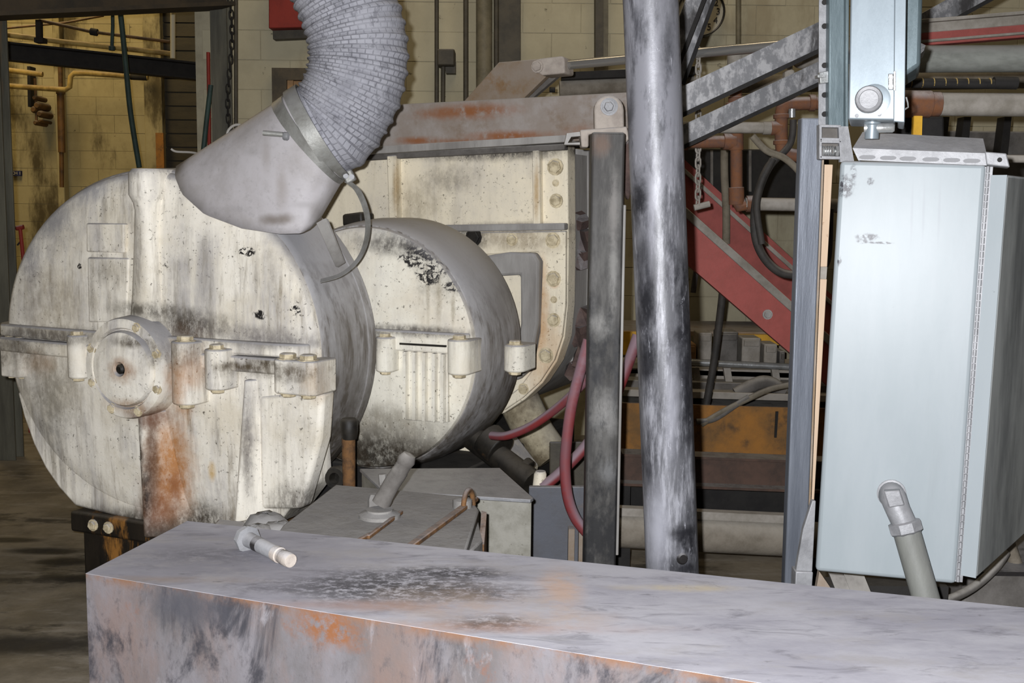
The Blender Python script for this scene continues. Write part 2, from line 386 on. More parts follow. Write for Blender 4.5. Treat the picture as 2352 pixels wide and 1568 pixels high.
MT['pipe'] = make_pipe()
def make_post():
    m = NM('greasy_post')
    c = m.mix(c8(62, 60, 58), c8(92, 90, 87), m.noise(14, .45, .65, st=(1, 1, .2), det=7))
    c = m.mix(c, c8(34, 34, 36), m.mul(m.noise(6, .5, .62, st=(1, 1, .5), off=4, det=7), .9)); k = 4.0 / F
    for (x, y, rx, ry, a, col) in ((1390, 950, 34, 60, .9, (140, 138, 135)), (1408, 640, 12, 130, .8, (136, 134, 130)), (1378, 745, 26, 36, .8, (136, 134, 130)), (1398, 1080, 24, 46, .7, (120, 120, 120)), (1410, 480, 14, 100, .7, (132, 128, 124)), (1380, 330, 26, 36, .7, (104, 82, 68)), (1366, 600, 10, 200, .4, (110, 108, 106)), (1415, 850, 10, 120, .6, (40, 42, 48)), (1370, 860, 20, 30, .8, (36, 36, 40))):
        c = m.mix(c, c8(*col), m.mul(m.mul(m.spot(P(x, y, 4.0), (rx * k, .2, ry * k), .9, 1.2, 20), m.noise(26, .32, .55, st=(1, 1, .3), off=x * .01, det=8, rough=.7)), a))
    c = m.mix(c, c8(150, 150, 152), m.mul(m.nz(.3, .9), .7))
    return m.out(c, .6, .05, m.noise(40), .15, .004, .3)


MT['post'] = make_post()
MT['angle'] = streaky('dusty_angle_iron', (108, 108, 110), (56, 54, 54), (150, 149, 150), 2.0, (1, 1, .6), .2, .5, .45, .53)
MT['strut'] = simple('galvanised_strut', (108, 112, 120), (84, 88, 96), 14, (1, 1, .1), .5, rough=.42, metal=.35)
MT['galv'] = simple('galvanised_steel', (128, 137, 143), (116, 125, 131), 9, (1, 1, .3), .3, rough=.38, metal=.3, speck=(112, 122, 128), bump=.06)
MT['galvp'] = simple('bright_pipe_zinc', (150, 152, 146), (128, 130, 124), 26, (.4, 1, 1), .9, dustc=(160, 158, 156), rough=.3, metal=.3, bump=.1)
MT['galvd'] = simple('dull_galvanised', (96, 108, 112), (76, 88, 92), 18, (1, 1, .2), .3, rough=.45, metal=.3, rust=(122, 98, 76), rlo=.62, rhi=.75)
MT['tray'] = simple('dusty_zinc_channel', (138, 138, 140), (116, 116, 118), 20, dust=.5, rough=.5, metal=.2)
MT['chrome'] = simple('chrome_rod', (176, 174, 170), None, dust=.6, dustc=(150, 143, 134), rough=.2, metal=.75, bump=.02)


def make_cab(name, base, var, blk=True, metal=.0, rough=.4):
    m = NM(name)
    c = m.mix(c8(*base), c8(*var), m.noise(5, .35, .7, st=(1, 1, .25)))
    c = m.mix(c, c8(128, 132, 134), m.mul(m.noise(16, .56, .74, st=(1, 1, .08), off=5), .45))
    c = m.mix(c, c8(84, 86, 90), m.mul(m.noise(46, .70, .76, off=2), .7))
    if blk:
        k = 3.05 / F
        for (x, y, rx, ry) in ((1957, 425, 26, 30), (1975, 395, 8, 22), (2002, 545, 26, 9), (1992, 556, 14, 5), (1942, 600, 5, 16), (2030, 558, 30, 3), (2010, 415, 8, 10)):
            p = P(x, y, 3.02)
            c = m.mix(c, c8(60, 60, 64), m.mul(m.spot(p, (rx * k, .2, ry * k), .5, 1.3, 60), m.noise(80, .40, .55, off=x)))
        for x in (2102, 2126, 2158):
            c = m.mix(c, c8(128, 132, 136), m.mul(m.spot(P(x, 490, 3.0), (.004, .2, .09), .8), .5))
    c = m.mix(c, c8(150, 150, 152), m.mul(m.nz(.3, .9), .8))
    return m.out(c, rough, metal, m.noise(12), .04, .004, .15)


MT['cab'] = make_cab('grey_enclosure_paint', (140, 146, 149), (133, 140, 143), rough=.35)
MT['cabd'] = make_cab('grime_streaked_enclosure_paint', (152, 155, 154), (100, 103, 104), False)
MT['wood'] = simple('raw_board', (196, 174, 150), (182, 158, 134), 30, (1, 1, .06), 0, rough=.7, speck=(150, 120, 96))
def make_lid():
    m = NM('rusty_lid_plate'); k = 5.3 / F
    c = m.mix(c8(140, 129, 120), c8(154, 147, 142), m.noise(6, .38, .66))
    c = m.mix(c, c8(122, 104, 86), m.mul(m.noise(9, .5, .7, off=4, det=7), .7))
    for (x, y, rx, ry, a) in ((1085, 256, 120, 20, .95), (1000, 262, 60, 16, .6), (960, 322, 60, 11, .9), (1170, 312, 110, 14, .95), (1080, 325, 160, 8, .7), (1330, 300, 40, 16, .4)):
        c = m.mix(c, c8(134, 82, 44), m.mul(m.mul(m.spot(mp(x, y, HC - .05), (rx * k, .3, ry * k), .9, 1.0, 14), m.noise(18, .28, .52, off=x * .01, det=7)), a))
    c = m.mix(c, c8(140, 138, 138), m.mul(m.nz(.2, .9), .8))
    return m.out(c, .65, 0, m.noise(30), .2, .004, .3)


HC = 1.12
MT['lid'] = make_lid()
MT['bracket'] = simple('dusty_bracket', (136, 124, 112), (124, 104, 80), 7, dust=.6, rust=(124, 96, 64), rlo=.55, rhi=.68, rough=.7)
MT['putty'] = simple('caked_dust_block', (176, 166, 156), (150, 140, 132), 14, dust=.7, rough=.9, bump=.5)
MT['red'] = simple('faded_red_paint', (166, 82, 75), (152, 76, 68), 9, dust=.95, dustc=(160, 154, 148), rough=.6, speck=(150, 84, 76))
MT['redd'] = simple('dusty_red_paint', (150, 76, 70), (130, 66, 60), 7, dust=.95, dustc=(160, 154, 148), rough=.7)
def make_hose():
    m = NM('dusty_red_hose')
    c = m.mix(c8(122, 46, 46), c8(110, 58, 62), m.noise(9, .4, .65))
    c = m.mix(c, c8(132, 116, 124), m.mul(m.nz(-.15, .45), .95))
    c = m.mix(c, c8(126, 106, 114), m.mul(m.noise(3.2, .42, .62, off=4), m.axis(2, .75, 1.05)))
    return m.out(c, .6, 0, None, spec=.25)


MT['hose'] = make_hose()
MT['black'] = simple('black_rubber', (58, 54, 50), (40, 38, 36), 12, dust=.9, dustc=(130, 122, 112), rough=.7)
MT['beige'] = simple('dusty_cable', (120, 112, 98), (96, 88, 74), 12, dust=.8, dustc=(150, 142, 130), rough=.8)
MT['dark'] = simple('blackened_steel', (34, 32, 30), (22, 20, 20), 10, dust=.5, dustc=(80, 76, 70), rough=.8)
MT['dgrey'] = simple('dusty_grey_steel', (104, 100, 96), (78, 74, 70), 8, dust=.9, dustc=(150, 146, 140), rough=.8)
MT['dgrey2'] = simple('slot_shade_zinc', (118, 118, 120), None, dust=.3)
MT['conduitg'] = simple('grey_conduit', (112, 113, 108), (98, 98, 94), 9, (1, 1, .3), .5, rough=.55)
MT['lgrey'] = simple('pale_dusty_steel', (150, 144, 136), (120, 114, 104), 8, dust=.8, dustc=(168, 162, 154), rough=.8)
MT['orange'] = simple('orange_rust_sheet', (158, 108, 50), (112, 84, 52), 4, dust=.4, rust=(84, 66, 48), rsc=7, rlo=.50, rhi=.7, rough=.85, bump=.5)
MT['yellow'] = simple('yellow_paint', (206, 158, 44), (180, 136, 40), 10, dust=.4, rough=.6)
MT['bigpipe'] = simple('dust_crusted_pipe', (128, 120, 108), (96, 88, 76), 7, dust=.9, dustc=(150, 144, 134), rough=.8, bump=.4)
MT['beamd'] = simple('dark_roof_steel', (58, 48, 34), (36, 32, 26), 5, dust=.4, dustc=(90, 84, 74), rough=.7)
MT['col'] = simple('green_grey_column', (94, 92, 80), (64, 62, 54), 8, (1, 1, .12), .3, rust=(110, 84, 52), rlo=.6, rhi=.72, rough=.6)
MT['floor'] = None


def make_floor():
    m = NM('oily_concrete')
    c = m.mix(c8(128, 119, 104), c8(100, 92, 78), m.noise(3, .35, .65))
    c = m.mix(c, c8(146, 139, 128), m.mul(m.noise(7, .5, .7, st=(.6, 2, 1), off=3), .7))
    c = m.mix(c, c8(44, 40, 34), m.mul(m.noise(2.2, .52, .64, st=(1, 2, 1), off=8, det=6), .8))
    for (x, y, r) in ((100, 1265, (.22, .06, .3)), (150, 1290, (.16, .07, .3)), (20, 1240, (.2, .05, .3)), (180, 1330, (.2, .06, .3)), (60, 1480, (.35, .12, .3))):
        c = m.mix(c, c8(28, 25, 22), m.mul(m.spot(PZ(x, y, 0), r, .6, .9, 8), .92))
    return m.out(c, m.rng(m.noise(4), .3, .7, .55, .85), 0, m.noise(14, det=7), .3, .01, .35)


MT['floor'] = make_floor()


def make_wall(name, base, var, stain, off=0.0, amt=.6):
    m = NM(name)
    c = m.mix(c8(*base), c8(*var), m.noise(1.3, .35, .7, off=off))
    c = m.mix(c, c8(*stain), m.mul(m.noise(2.4, .5, .68, st=(1, 1, .35), off=off + 3, det=6), amt))
    c = m.mix(c, c8(60, 54, 42), m.mul(m.noise(11, .66, .72, off=off + 6, det=4), .75))
    return m.out(c, .75, 0, m.noise(50), .25, .004, .3)


MT['wallb'] = make_wall('cream_painted_block', (180, 172, 146), (162, 154, 130), (134, 122, 98))
MT['mortar'] = simple('grimy_mortar', (170, 162, 138), (150, 142, 120), 6, dust=0)
MT['mortarf'] = simple('yellowed_mortar', (160, 148, 110), (138, 126, 92), 6, dust=0)
MT['wallf'] = make_wall('yellowed_block', (172, 160, 120), (148, 136, 98), (76, 66, 42), 11.0, .95)
MT['door'] = simple('dark_shutter', (62, 56, 42), (48, 44, 34), 3, (1, 1, 3), 0, rough=.6)
MT['tan'] = simple('tan_door_paint', (172, 134, 92), (150, 116, 80), 6, dust=0)
MT['frame'] = simple('dark_door_frame', (86, 76, 60), (64, 58, 48), 8, dust=0)
MT['redbox'] = simple('dull_red_box', (132, 44, 34), (112, 36, 30), 6, dust=.5)
MT['conduit'] = simple('wall_conduit', (116, 108, 88), (92, 86, 70), 9, dust=.3, rough=.6)
MT['conduitd'] = simple('dark_conduit', (76, 70, 58), (58, 54, 46), 9, dust=.3, rough=.6)
MT['ypipe'] = simple('yellow_grimy_pipe', (176, 150, 84), (120, 96, 48), 6, dust=.3, rough=.6)
MT['bpipe'] = simple('brown_grimy_pipe', (104, 74, 38), (64, 48, 30), 8, dust=.3, rough=.6)
MT['green'] = simple('teal_air_hose', (46, 66, 62), (36, 50, 48), 8, dust=.4, rough=.6)
MT['tube'] = simple('white_plastic_tube', (196, 188, 164), None, dust=.2, rough=.4)
MT['blue'] = simple('blue_sign_paint', (38, 44, 86), None, dust=0)
MT['white'] = simple('white_lettering', (196, 192, 176), None, dust=0)
MT['face'] = simple('clock_face', (158, 152, 136), (146, 140, 124), 6, dust=0, rough=.5)
MT['ink'] = simple('black_ink', (44, 40, 36), None, dust=0)
MT['blackp'] = simple('black_plastic', (36, 34, 34), None, dust=.5, rough=.4)
MT['clear'] = simple('grey_loop', (136, 132, 126), None, dust=.3, rough=.4)
MT['crust'] = simple('flaking_crust', (96, 78, 72), (64, 52, 50), 12, dust=.6, rough=.9, bump=.8)
MT['bluegrey'] = simple('blue_grey_sheet', (86, 88, 95), (78, 76, 76), 4, dust=.5, rust=(116, 96, 80), rlo=.58, rhi=.75, rough=.6)
MT['steel'] = simple('bright_steel', (170, 172, 172), (140, 140, 138), 16, dust=.3, rough=.3, metal=.6)

# ------------------------------------------------------------------ mesh helpers
RM = {}


class MB:
    def __init__(s, fr=None):
        s.bm = bmesh.new(); s.fr = fr or Matrix.Identity(4); s.uv = None

    def v(s, p): return s.bm.verts.new(s.fr @ V(p))

    def face(s, vs):
        try: return s.bm.faces.new(vs)
        except ValueError: return None

    def loft(s, rings, closed=True, caps=True, uvf=None):
        vr = [[s.v(p) for p in r] for r in rings]
        n = len(vr[0])
        if uvf and s.uv is None: s.uv = s.bm.loops.layers.uv.new('UVMap')
        for i in range(len(vr) - 1):
            for j in range(n if closed else n - 1):
                k = (j + 1) % n
                f = s.face((vr[i][j], vr[i][k], vr[i + 1][k], vr[i + 1][j]))
                if f and uvf:
                    for lp, (a, b) in zip(f.loops, ((i, j), (i, j + 1), (i + 1, j + 1), (i + 1, j))):
                        lp[s.uv].uv = uvf(a, b)
        if caps and closed:
            s.face(vr[0][::-1]); s.face(vr[-1])
        return s

    def prism(s, pts, ext):
        e = V(ext); return s.loft([[V(p) for p in pts], [V(p) + e for p in pts]])

    def box(s, lo, hi):
        x0, y0, z0 = lo; x1, y1, z1 = hi
        return s.prism([(x0, y0, z0), (x1, y0, z0), (x1, y1, z0), (x0, y1, z0)], (0, 0, z1 - z0))

    def hexa(s, front, ext):
        """front: four points of the face seen, ext: vector to the far face"""
        return s.prism(front, ext)

    def bar(s, a, b, wx, wy):
        a, b = V(a), V(b)
        r = lambda p: [p + V((-wx / 2, -wy / 2, 0)), p + V((wx / 2, -wy / 2, 0)), p + V((wx / 2, wy / 2, 0)), p + V((-wx / 2, wy / 2, 0))]
        return s.loft([r(a), r(b)])

    def sweep(s, prof, a, b, up=(0, 0, 1)):
        a, b = V(a), V(b); d = (b - a).normalized(); side = d.cross(V(up)).normalized(); u = side.cross(d)
        return s.loft([[p + side * x + u * y for x, y in prof] for p in (a, b)])

    def tube(s, path, r, n=10, caps=True, flat=None):
        path = [V(p) for p in path]; rings = []
        T = []
        for i in range(len(path)):
            t = path[min(i + 1, len(path) - 1)] - path[max(i - 1, 0)]
            T.append(t.normalized())
        ref = V((0, 0, 1)) if abs(T[0].z) < .9 else V((0, 1, 0))
        nrm = (ref - T[0] * ref.dot(T[0])).normalized()
        for i, p in enumerate(path):
            nrm = (nrm - T[i] * nrm.dot(T[i])).normalized(); bn = T[i].cross(nrm)
            rr = r[i] if hasattr(r, '__len__') else r
            rings.append([p + (nrm * cos(2 * pi * j / n) + bn * sin(2 * pi * j / n)) * rr for j in range(n)])
        s.loft(rings, True, caps); return rings

    def cyl(s, a, b, r, n=16, r2=None):
        s.tube([a, b], [r, r if r2 is None else r2], n); return s

    def lathe(s, o, ax, prof, n=32, sx=1.0, sz=1.0, ux=None):
        o = V(o); ax = V(ax).normalized()
        if ux is None:
            ux = V((0, 0, 1)).cross(ax)
            if ux.length < .1: ux = V((1, 0, 0))
        ux = V(ux).normalized(); uz = ax.cross(ux)
        rings = [[o + ax * h + ux * (max(r, .0005) * sx * cos(2 * pi * j / n)) + uz * (max(r, .0005) * sz * sin(2 * pi * j / n)) for j in range(n)] for r, h in prof]
        return s.loft(rings)

    def ribbon(s, path, wv, th):
        path = [V(p) for p in path]; rings = []
        for i, p in enumerate(path):
            t = (path[min(i + 1, len(path) - 1)] - path[max(i - 1, 0)]).normalized()
            w = V(wv[i] if isinstance(wv, list) else wv); nn = t.cross(w).normalized() * th / 2
            rings.append([p - w / 2 - nn, p + w / 2 - nn, p + w / 2 + nn, p - w / 2 + nn])
        return s.loft(rings)

    def build(s, name, mat, parent=None, smooth=38, bev=0, seg=2, sub=0, solid=0):
        bm = s.bm
        bmesh.ops.recalc_face_normals(bm, faces=bm.faces[:])
        if parent is not None:
            rm = RM[parent.name]
        else:
            co = [v.co for v in bm.verts]
            lo = [min(c[i] for c in co) for i in range(3)]; hi = [max(c[i] for c in co) for i in range(3)]
            rm = Matrix.Translation(((lo[0] + hi[0]) / 2, (lo[1] + hi[1]) / 2, lo[2]))
        bmesh.ops.transform(bm, matrix=rm.inverted(), verts=bm.verts[:])
        me = bpy.data.meshes.new(name); bm.to_mesh(me); bm.free()
        o = bpy.data.objects.new(name, me); sc.collection.objects.link(o)
        me.materials.append(MT[mat] if isinstance(mat, str) else mat)
        if smooth:
            me.polygons.foreach_set('use_smooth', [True] * len(me.polygons))
            me.set_sharp_from_angle(angle=radians(smooth))
        if parent is not None: o.parent = parent
        else: o.matrix_world = rm
        RM[o.name] = rm
        if solid:
            md = o.modifiers.new('thickness', 'SOLIDIFY'); md.thickness = solid; md.offset = 0
        if bev:
            md = o.modifiers.new('edge', 'BEVEL'); md.width = bev; md.segments = seg; md.limit_method = 'ANGLE'; md.angle_limit = radians(40)
            md.harden_normals = False
        return o


def thing(name, label, cat, loc, group=None):
    o = bpy.data.objects.new(name, None); sc.collection.objects.link(o); o.empty_display_size = .1
    o.location = loc; RM[o.name] = Matrix.Translation(loc)
    o['label'] = label; o['category'] = cat
    if group: o['group'] = group
    return o


def tag(o, label, cat, group=None):
    o['label'] = label; o['category'] = cat
    if group: o['group'] = group
    return o


def struct(o):
    o['kind'] = 'structure'; return o


def inst(me, name, mw, parent):
    """another object on a shared mesh, placed by a world matrix under its thing or part"""
    o = bpy.data.objects.new(name, me); sc.collection.objects.link(o); o.parent = parent
    o.matrix_local = RM[parent.name].inverted() @ mw; RM[o.name] = RM[parent.name]
    return o


def spline(pts, k=8):
    pts = [V(p) for p in pts]; out = []
    for i in range(len(pts) - 1):
        p0 = pts[max(i - 1, 0)]; p1 = pts[i]; p2 = pts[i + 1]; p3 = pts[min(i + 2, len(pts) - 1)]
        for j in range(k):
            t = j / k
            out.append(.5 * ((2 * p1) + (p2 - p0) * t + (2 * p0 - 5 * p1 + 4 * p2 - p3) * t * t + (3 * p1 - p0 - 3 * p2 + p3) * t ** 3))
    out.append(pts[-1]); return out


def pxline(pts, Y, Y2=None):
    n = len(pts) - 1
    return [P(x, y, Y if Y2 is None else Y + (Y2 - Y) * i / n) for i, (x, y) in enumerate(pts)]


def rpx(r, Y): return r * Y / F


# shared bolt heads (unit radius, axis +Z out of the surface)
def hexmesh():
    bm = bmesh.new(); n = 6
    ring = lambda r, z, k=6: [bm.verts.new((r * cos(2 * pi * j / k), r * sin(2 * pi * j / k), z)) for j in range(k)]
    a = ring(1.0, -.2); b = ring(1.0, .55); c = ring(.86, .68)
    for r1, r2 in ((a, b), (b, c)):
        for j in range(6):
            bm.faces.new((r1[j], r1[(j + 1) % 6], r2[(j + 1) % 6], r2[j]))
    bm.faces.new(c)
    w0 = ring(1.3, -.2, 12); w1 = ring(1.3, .08, 12)
    for j in range(12): bm.faces.new((w0[j], w0[(j + 1) % 12], w1[(j + 1) % 12], w1[j]))
    bm.faces.new(w1)
    me = bpy.data.meshes.new('bolt_head'); bm.to_mesh(me); bm.free(); return me


_hex = {}


def bolt(parent, pos, nrm, r, mat='rivet', name='bolt', spin=0.3, h=1.0):
    if mat not in _hex:
        me = hexmesh(); me.materials.append(MT[mat]); _hex[mat] = me
    q = V(nrm).to_track_quat('Z', 'Y').to_matrix().to_4x4()
    return inst(_hex[mat], name, Matrix.Translation(pos) @ q @ Matrix.Rotation(spin, 4, 'Z') @ Matrix.Diagonal((r, r, r * h, 1)), parent)


UPZ = V((0, 0, 1))
# ================================================================== SETTING
b = MB(); b.box((-9, -1.5, -.12), (7, 14, 0)); struct(b.build('floor', 'floor'))


def block_wall(name, x0, x1, z0, z1, Y, matb, bw=.40, bh=.20, depth=.1, wide=None):
    b = MB(); w0, w1 = wide or (x0, x1)
    b.box((w0, Y + .0045, 0), (w1, Y + .25, 5.2)); w = struct(b.build(name, 'mortar' if matb == 'wallb' else 'mortarf', bev=0))
    m = MB(); g = .0014
    x0_, x1_, z0_, z1_, q_ = g, bw - g, g, bh - g, .0022
    m.loft([[(x0_, .06, z0_), (x1_, .06, z0_), (x1_, .06, z1_), (x0_, .06, z1_)], [(x0_, q_, z0_), (x1_, q_, z0_), (x1_, q_, z1_), (x0_, q_, z1_)],
            [(x0_ + q_, 0, z0_ + q_), (x1_ - q_, 0, z0_ + q_), (x1_ - q_, 0, z1_ - q_), (x0_ + q_, 0, z1_ - q_)]]); tmp = m.build('block', matb, w, smooth=0, bev=0)
    me = tmp.data; me.transform(RM[w.name]); bpy.data.objects.remove(tmp)
    r = 0; z = z0
    while z < z1 - .01:
        x = x0 - (bw / 2 if r % 2 else 0)
        while x < x1 - .01:
            inst(me, 'block', Matrix.Translation((x, Y + random.uniform(-.0025, .0025), z)), w)
            x += bw
        z += bh; r += 1
    return w


block_wall('wall_back', -1.95, 4.2, .4, 3.4, 8.0, 'wallb', wide=(-2.2, 5.6))
block_wall('wall_far', -6.3, -4.05, .2, 4.2, 13.0, 'wallf', wide=(-8.5, -1.9))
b = MB(); b.box((-2.2, 8.25, 0), (-1.95, 13.0, 5.2)); struct(b.build('wall_return', 'mortar'))
b = MB(); b.box((-8.7, 1, 0), (-8.5, 13.2, 5.2)); struct(b.build('wall_left', 'wallf'))
# pilaster of the far wall
pa, pb = P(337, 400, 12.75).x, P(378, 400, 12.75).x
b = MB(); b.box((pa, 12.72, 0), (pb, 13.0, 5.2)); struct(b.build('trim_1', 'wallf', bev=.01))
pa, pb = P(126, 400, 12.8).x, P(142, 400, 12.8).x
b = MB(); b.box((pa, 12.86, 0), (pb, 13.0, 5.2)); struct(b.build('trim_2', 'wallf', bev=.01))
b = MB(); b.box((P(359, 360, 12.7).x, 12.69, P(360, 360, 12.7).z - 1.2), (P(377, 360, 12.7).x, 12.715, P(360, 305, 12.7).z))
tag(b.build('orange_panel', 'orange'), 'orange rusty panel on the far pilaster, low down', 'panel')
# dark roller shutter between pilaster and front column
d1 = MB(); xa, xb = P(379, 300, 12.8).x, P(520, 300, 12.8).x
d1.box((xa, 12.86, 0), (xb, 12.95, 5.2)); door = struct(d1.build('door_1', 'door'))
sm = MB(); sm.box((xa, 12.82, 0), (xb, 12.86, .135)); t_ = sm.build('slat', 'door', door, bev=0); me = t_.data; me.transform(RM[door.name]); bpy.data.objects.remove(t_)
for i in range(30): inst(me, 'slat', Matrix.Translation((0, 0, .6 + i * .15)), door)
# framed tan door on the near wall
xa, xb = P(628, 200, 7.95).x, P(760, 200, 7.95).x; zt = P(680, 158, 7.95).z
zl = P(640, 440, 7.95).z - 1.0
d2 = MB(); d2.prism([(xa, 7.90, 0), (xa, 7.90, zt), (xb, 7.90, zt), (xb, 7.90, 0), (xb - .13, 7.90, 0), (xb - .13, 7.90, zt - .08), (xa + .1, 7.90, zt - .08), (xa + .1, 7.90, 0)], (0, .1, 0))
d2o = struct(d2.build('door_2', 'frame', smooth=0))
m = MB(); m.box((xa + .1, 7.95, 0), (xb - .13, 7.985, zt - .08)); m.build('panel', 'tan', d2o, bev=.005)
m = MB(); m.box((xa + .1, 7.93, 0), (xa + .14, 7.985, zt - .08)); m.build('door_stop', 'tan', d2o)

# steel columns, roof beam
def hcol(name, x0p, x1p, yref, Y, z1, label, mat='col'):
    x0, x1 = P(x0p, yref, Y).x, P(x1p, yref, Y).x; w = x1 - x0; t = .018
    b = MB()
    for (a0, b0, a1, b1) in ((x0, Y, x1, Y + t), (x0, Y + w, x1, Y + w + t), ((x0 + x1) / 2 - t / 2, Y + t, (x0 + x1) / 2 + t / 2, Y + w)):
        b.box((a0, b0, 0), (a1, b1, z1))
    o = b.build(name, mat, bev=.003); o['label'] = label; return struct(o)


hcol('column', -34, 9, 400, 7.0, 4.6, 'green grey steel column beside the far alcove')
hcol('column', 485, 523, 200, 7.75, 4.6, 'dark grey steel column at the corner of the block wall')
b = MB()
A = P(-90, 46, 6.7); B = P(520, 18, 7.7)
prof = [(-.14, 0), (.14, 0), (.14, .025), (.015, .03), (.015, .34), (.14, .345), (.14, .37), (-.14, .37), (-.14, .345), (-.015, .34), (-.015, .03), (-.14, .025)]
b.sweep(prof, A, B); o = b.build('roof_beam', 'beamd', smooth=0); struct(o)
# ================================================================== FAR ALCOVE
rb = MB(); A = P(14, 118, 9.8); B = P(486, 168, 10.4); h = .075
rb.sweep([(-.07, -h), (.07, -h), (.07, -h + .015), (.008, -h + .02), (.008, h - .02), (.07, h - .015), (.07, h), (-.07, h), (-.07, h - .015), (-.008, h - .02), (-.008, -h + .02), (-.07, -h + .015)], A, B)
o = rb.build('crane_rail', 'dark', smooth=0); tag(o, 'black steel rail crossing the yellow alcove', 'rail')


def pipe(name, pts, Y, r, mat, label, cat, Y2=None, k=0, n=10, group=None, fit=()):
    """a pipe is one thing; its couplings are parts"""
    path = pxline(pts, Y, Y2)
    if k: path = spline(path, k)
    b = MB(); b.tube(path, r * Y / F, n)
    if not fit:
        return tag(b.build(name, mat), label, cat, group)
    lo = min(path, key=lambda p: p.z)
    t = thing(name, label, cat, lo, group); b.build('tube', mat, t)
    for (pa, pb, rr, mm) in fit:
        m = MB(); m.cyl(P(pa[0], pa[1], Y), P(pb[0], pb[1], Y), rr * Y / F, 12); m.build('coupling', mm, t, bev=.002)
    return t


pipe('wall_pipe', [(10, 79), (150, 97), (400, 124)], 10.0, 6, 'ypipe', 'yellow tube standing in for the lit top flange of the black alcove rail', 'pipe', 10.45)  # yellow tube imitates light on the rail's top flange
pipe('wall_pipe', [(8, 196), (60, 200), (150, 206), (160, 200), (162, 176), (170, 168), (200, 168), (340, 178)], 12.6, 6, 'ypipe', 'stepped yellow pipe with a raised elbow on the alcove wall', 'pipe',
     fit=(((300, 176), (338, 178), 7, 'dark'),))
pipe('wall_pipe', [(10, 160), (98, 171)], 12.6, 6, 'ypipe', 'short yellow pipe stub above the stepped alcove pipe', 'pipe')
pipe('drop_pipe', [(138, 128), (140, 240), (142, 430)], 12.7, 5, 'bpipe', 'brown vertical pipe with a thicker sleeve on the alcove wall', 'pipe',
     fit=(((139, 215), (142, 350), 8, 'bpipe'), ((139, 208), (139, 216), 10, 'bpipe')))
pipe('stretch_wire', [(90, 46), (210, 73), (390, 96)], 9.93, 3.5, 'bpipe', 'thin brown tie rod with a knot crossing above the alcove rail', 'rod',
     fit=(((208, 72), (224, 75), 8, 'dark'),))
pipe('stretch_wire', [(-40, 70), (150, 52), (238, 36)], 11.8, 2.5, 'bpipe', 'thin brown wire rising to the roof beam in the alcove', 'wire')
pipe('air_hose', [(272, -10), (280, 60), (290, 160), (300, 260), (320, 385)], 9.0, 6, 'green', 'long teal air hose hanging down the alcove', 'hose', k=6)
pipe('air_hose', [(258, -10), (259, 60), (257, 110)], 9.3, 4, 'green', 'short teal hose with a knob ending at the alcove rail', 'hose', fit=(((257, 106), (257, 116), 7, 'green'),))
pipe('red_riser', [(478, 120), (480, 250), (484, 1030)], 7.68, 4, 'redbox', 'thin dark red riser pipe behind the leaning green pole', 'pipe')
pipe('leaning_pole', [(484, 195), (474, 280), (466, 355), (390, 1035)], 7.6, 5.5, 'green', 'dark green pole leaning beside the grey corner column', 'pole')
b = MB(); b.cyl(P(397, 18, 10.2), P(397, 134, 10.2), rpx(5.5, 10.2)); t = thing('strip_lamp_tube', 'pale vertical tube standing above the alcove rail', 'tube', P(397, 134, 10.2)); b.build('tube', 'tube', t)
m = MB(); m.cyl(P(397, 18, 10.2), P(397, 24, 10.2), rpx(6.5, 10.2)); m.build('cap', 'tube', t)
b = MB(); b.hexa([P(81, 45, 9.9), P(93, 45, 9.9), P(94, 98, 9.9), P(82, 98, 9.9)], (0, .05, 0)); t = thing('rail_hanger', 'black hanger bracket above the alcove rail', 'bracket', P(88, 98, 9.9)); b.build('strap', 'dark', t)
m = MB(); m.hexa([P(78, 86, 9.88), P(98, 86, 9.88), P(98, 97, 9.88), P(78, 97, 9.88)], (0, .1, 0)); m.build('foot', 'dark', t)
t = thing('wall_valve', 'grimy cluster of valves hanging on the alcove wall', 'valve', P(84, 290, 12.6))
m = MB(); m.hexa([P(62, 152, 12.8), P(69, 152, 12.8), P(71, 245, 12.8), P(64, 245, 12.8)], (0, .15, 0)); m.build('bracket', 'dark', t)
for (x, y, r) in ((82, 225, 6), (88, 243, 9), (80, 252, 8), (94, 262, 8), (84, 282, 6), (95, 278, 4)):
    m = MB(); m.lathe(P(x, y, 12.7), (0, -1, 0), [(rpx(r, 12.7), -.25), (rpx(r, 12.7), .02), (rpx(r * .6, 12.7), .05)], 10); m.build('valve_body', 'bpipe', t)
m = MB(); m.tube(pxline([(80, 180), (82, 225), (84, 282)], 12.7), rpx(3, 12.7), 8); m.build('stem', 'bpipe', t)
# blue sign with white characters
t = thing('wall_sign', 'small blue sign with white characters on the alcove wall', 'sign', P(36, 404, 12.9))
m = MB(); m.hexa([P(27, 392, 12.95), P(47, 392, 12.95), P(47, 404, 12.95), P(27, 404, 12.95)], (0, .05, 0)); m.build('plate', 'blue', t, smooth=0)


def text(s, name, pos, size, mat, parent, rot=(pi / 2, 0, 0), ext=.001):
    cu = bpy.data.curves.new(name, 'FONT'); cu.body = s; cu.size = size; cu.align_x = 'CENTER'; cu.align_y = 'CENTER'; cu.extrude = ext
    cu.materials.append(MT[mat]); o = bpy.data.objects.new(name, cu); sc.collection.objects.link(o); o.parent = parent
    o.location = RM[parent.name].inverted() @ V(pos); o.rotation_euler = rot
    bpy.context.view_layer.update()
    me = bpy.data.meshes.new_from_object(o.evaluated_get(bpy.context.evaluated_depsgraph_get())); me.name = name
    n = bpy.data.objects.new(name, me); n.location = o.location; n.rotation_euler = rot
    bpy.data.objects.remove(o); bpy.data.curves.remove(cu); n.name = name
    sc.collection.objects.link(n); n.parent = parent; RM[n.name] = RM[parent.name]; return n


text('CH 1', 'lettering', P(37, 398, 12.945), .05, 'white', t)
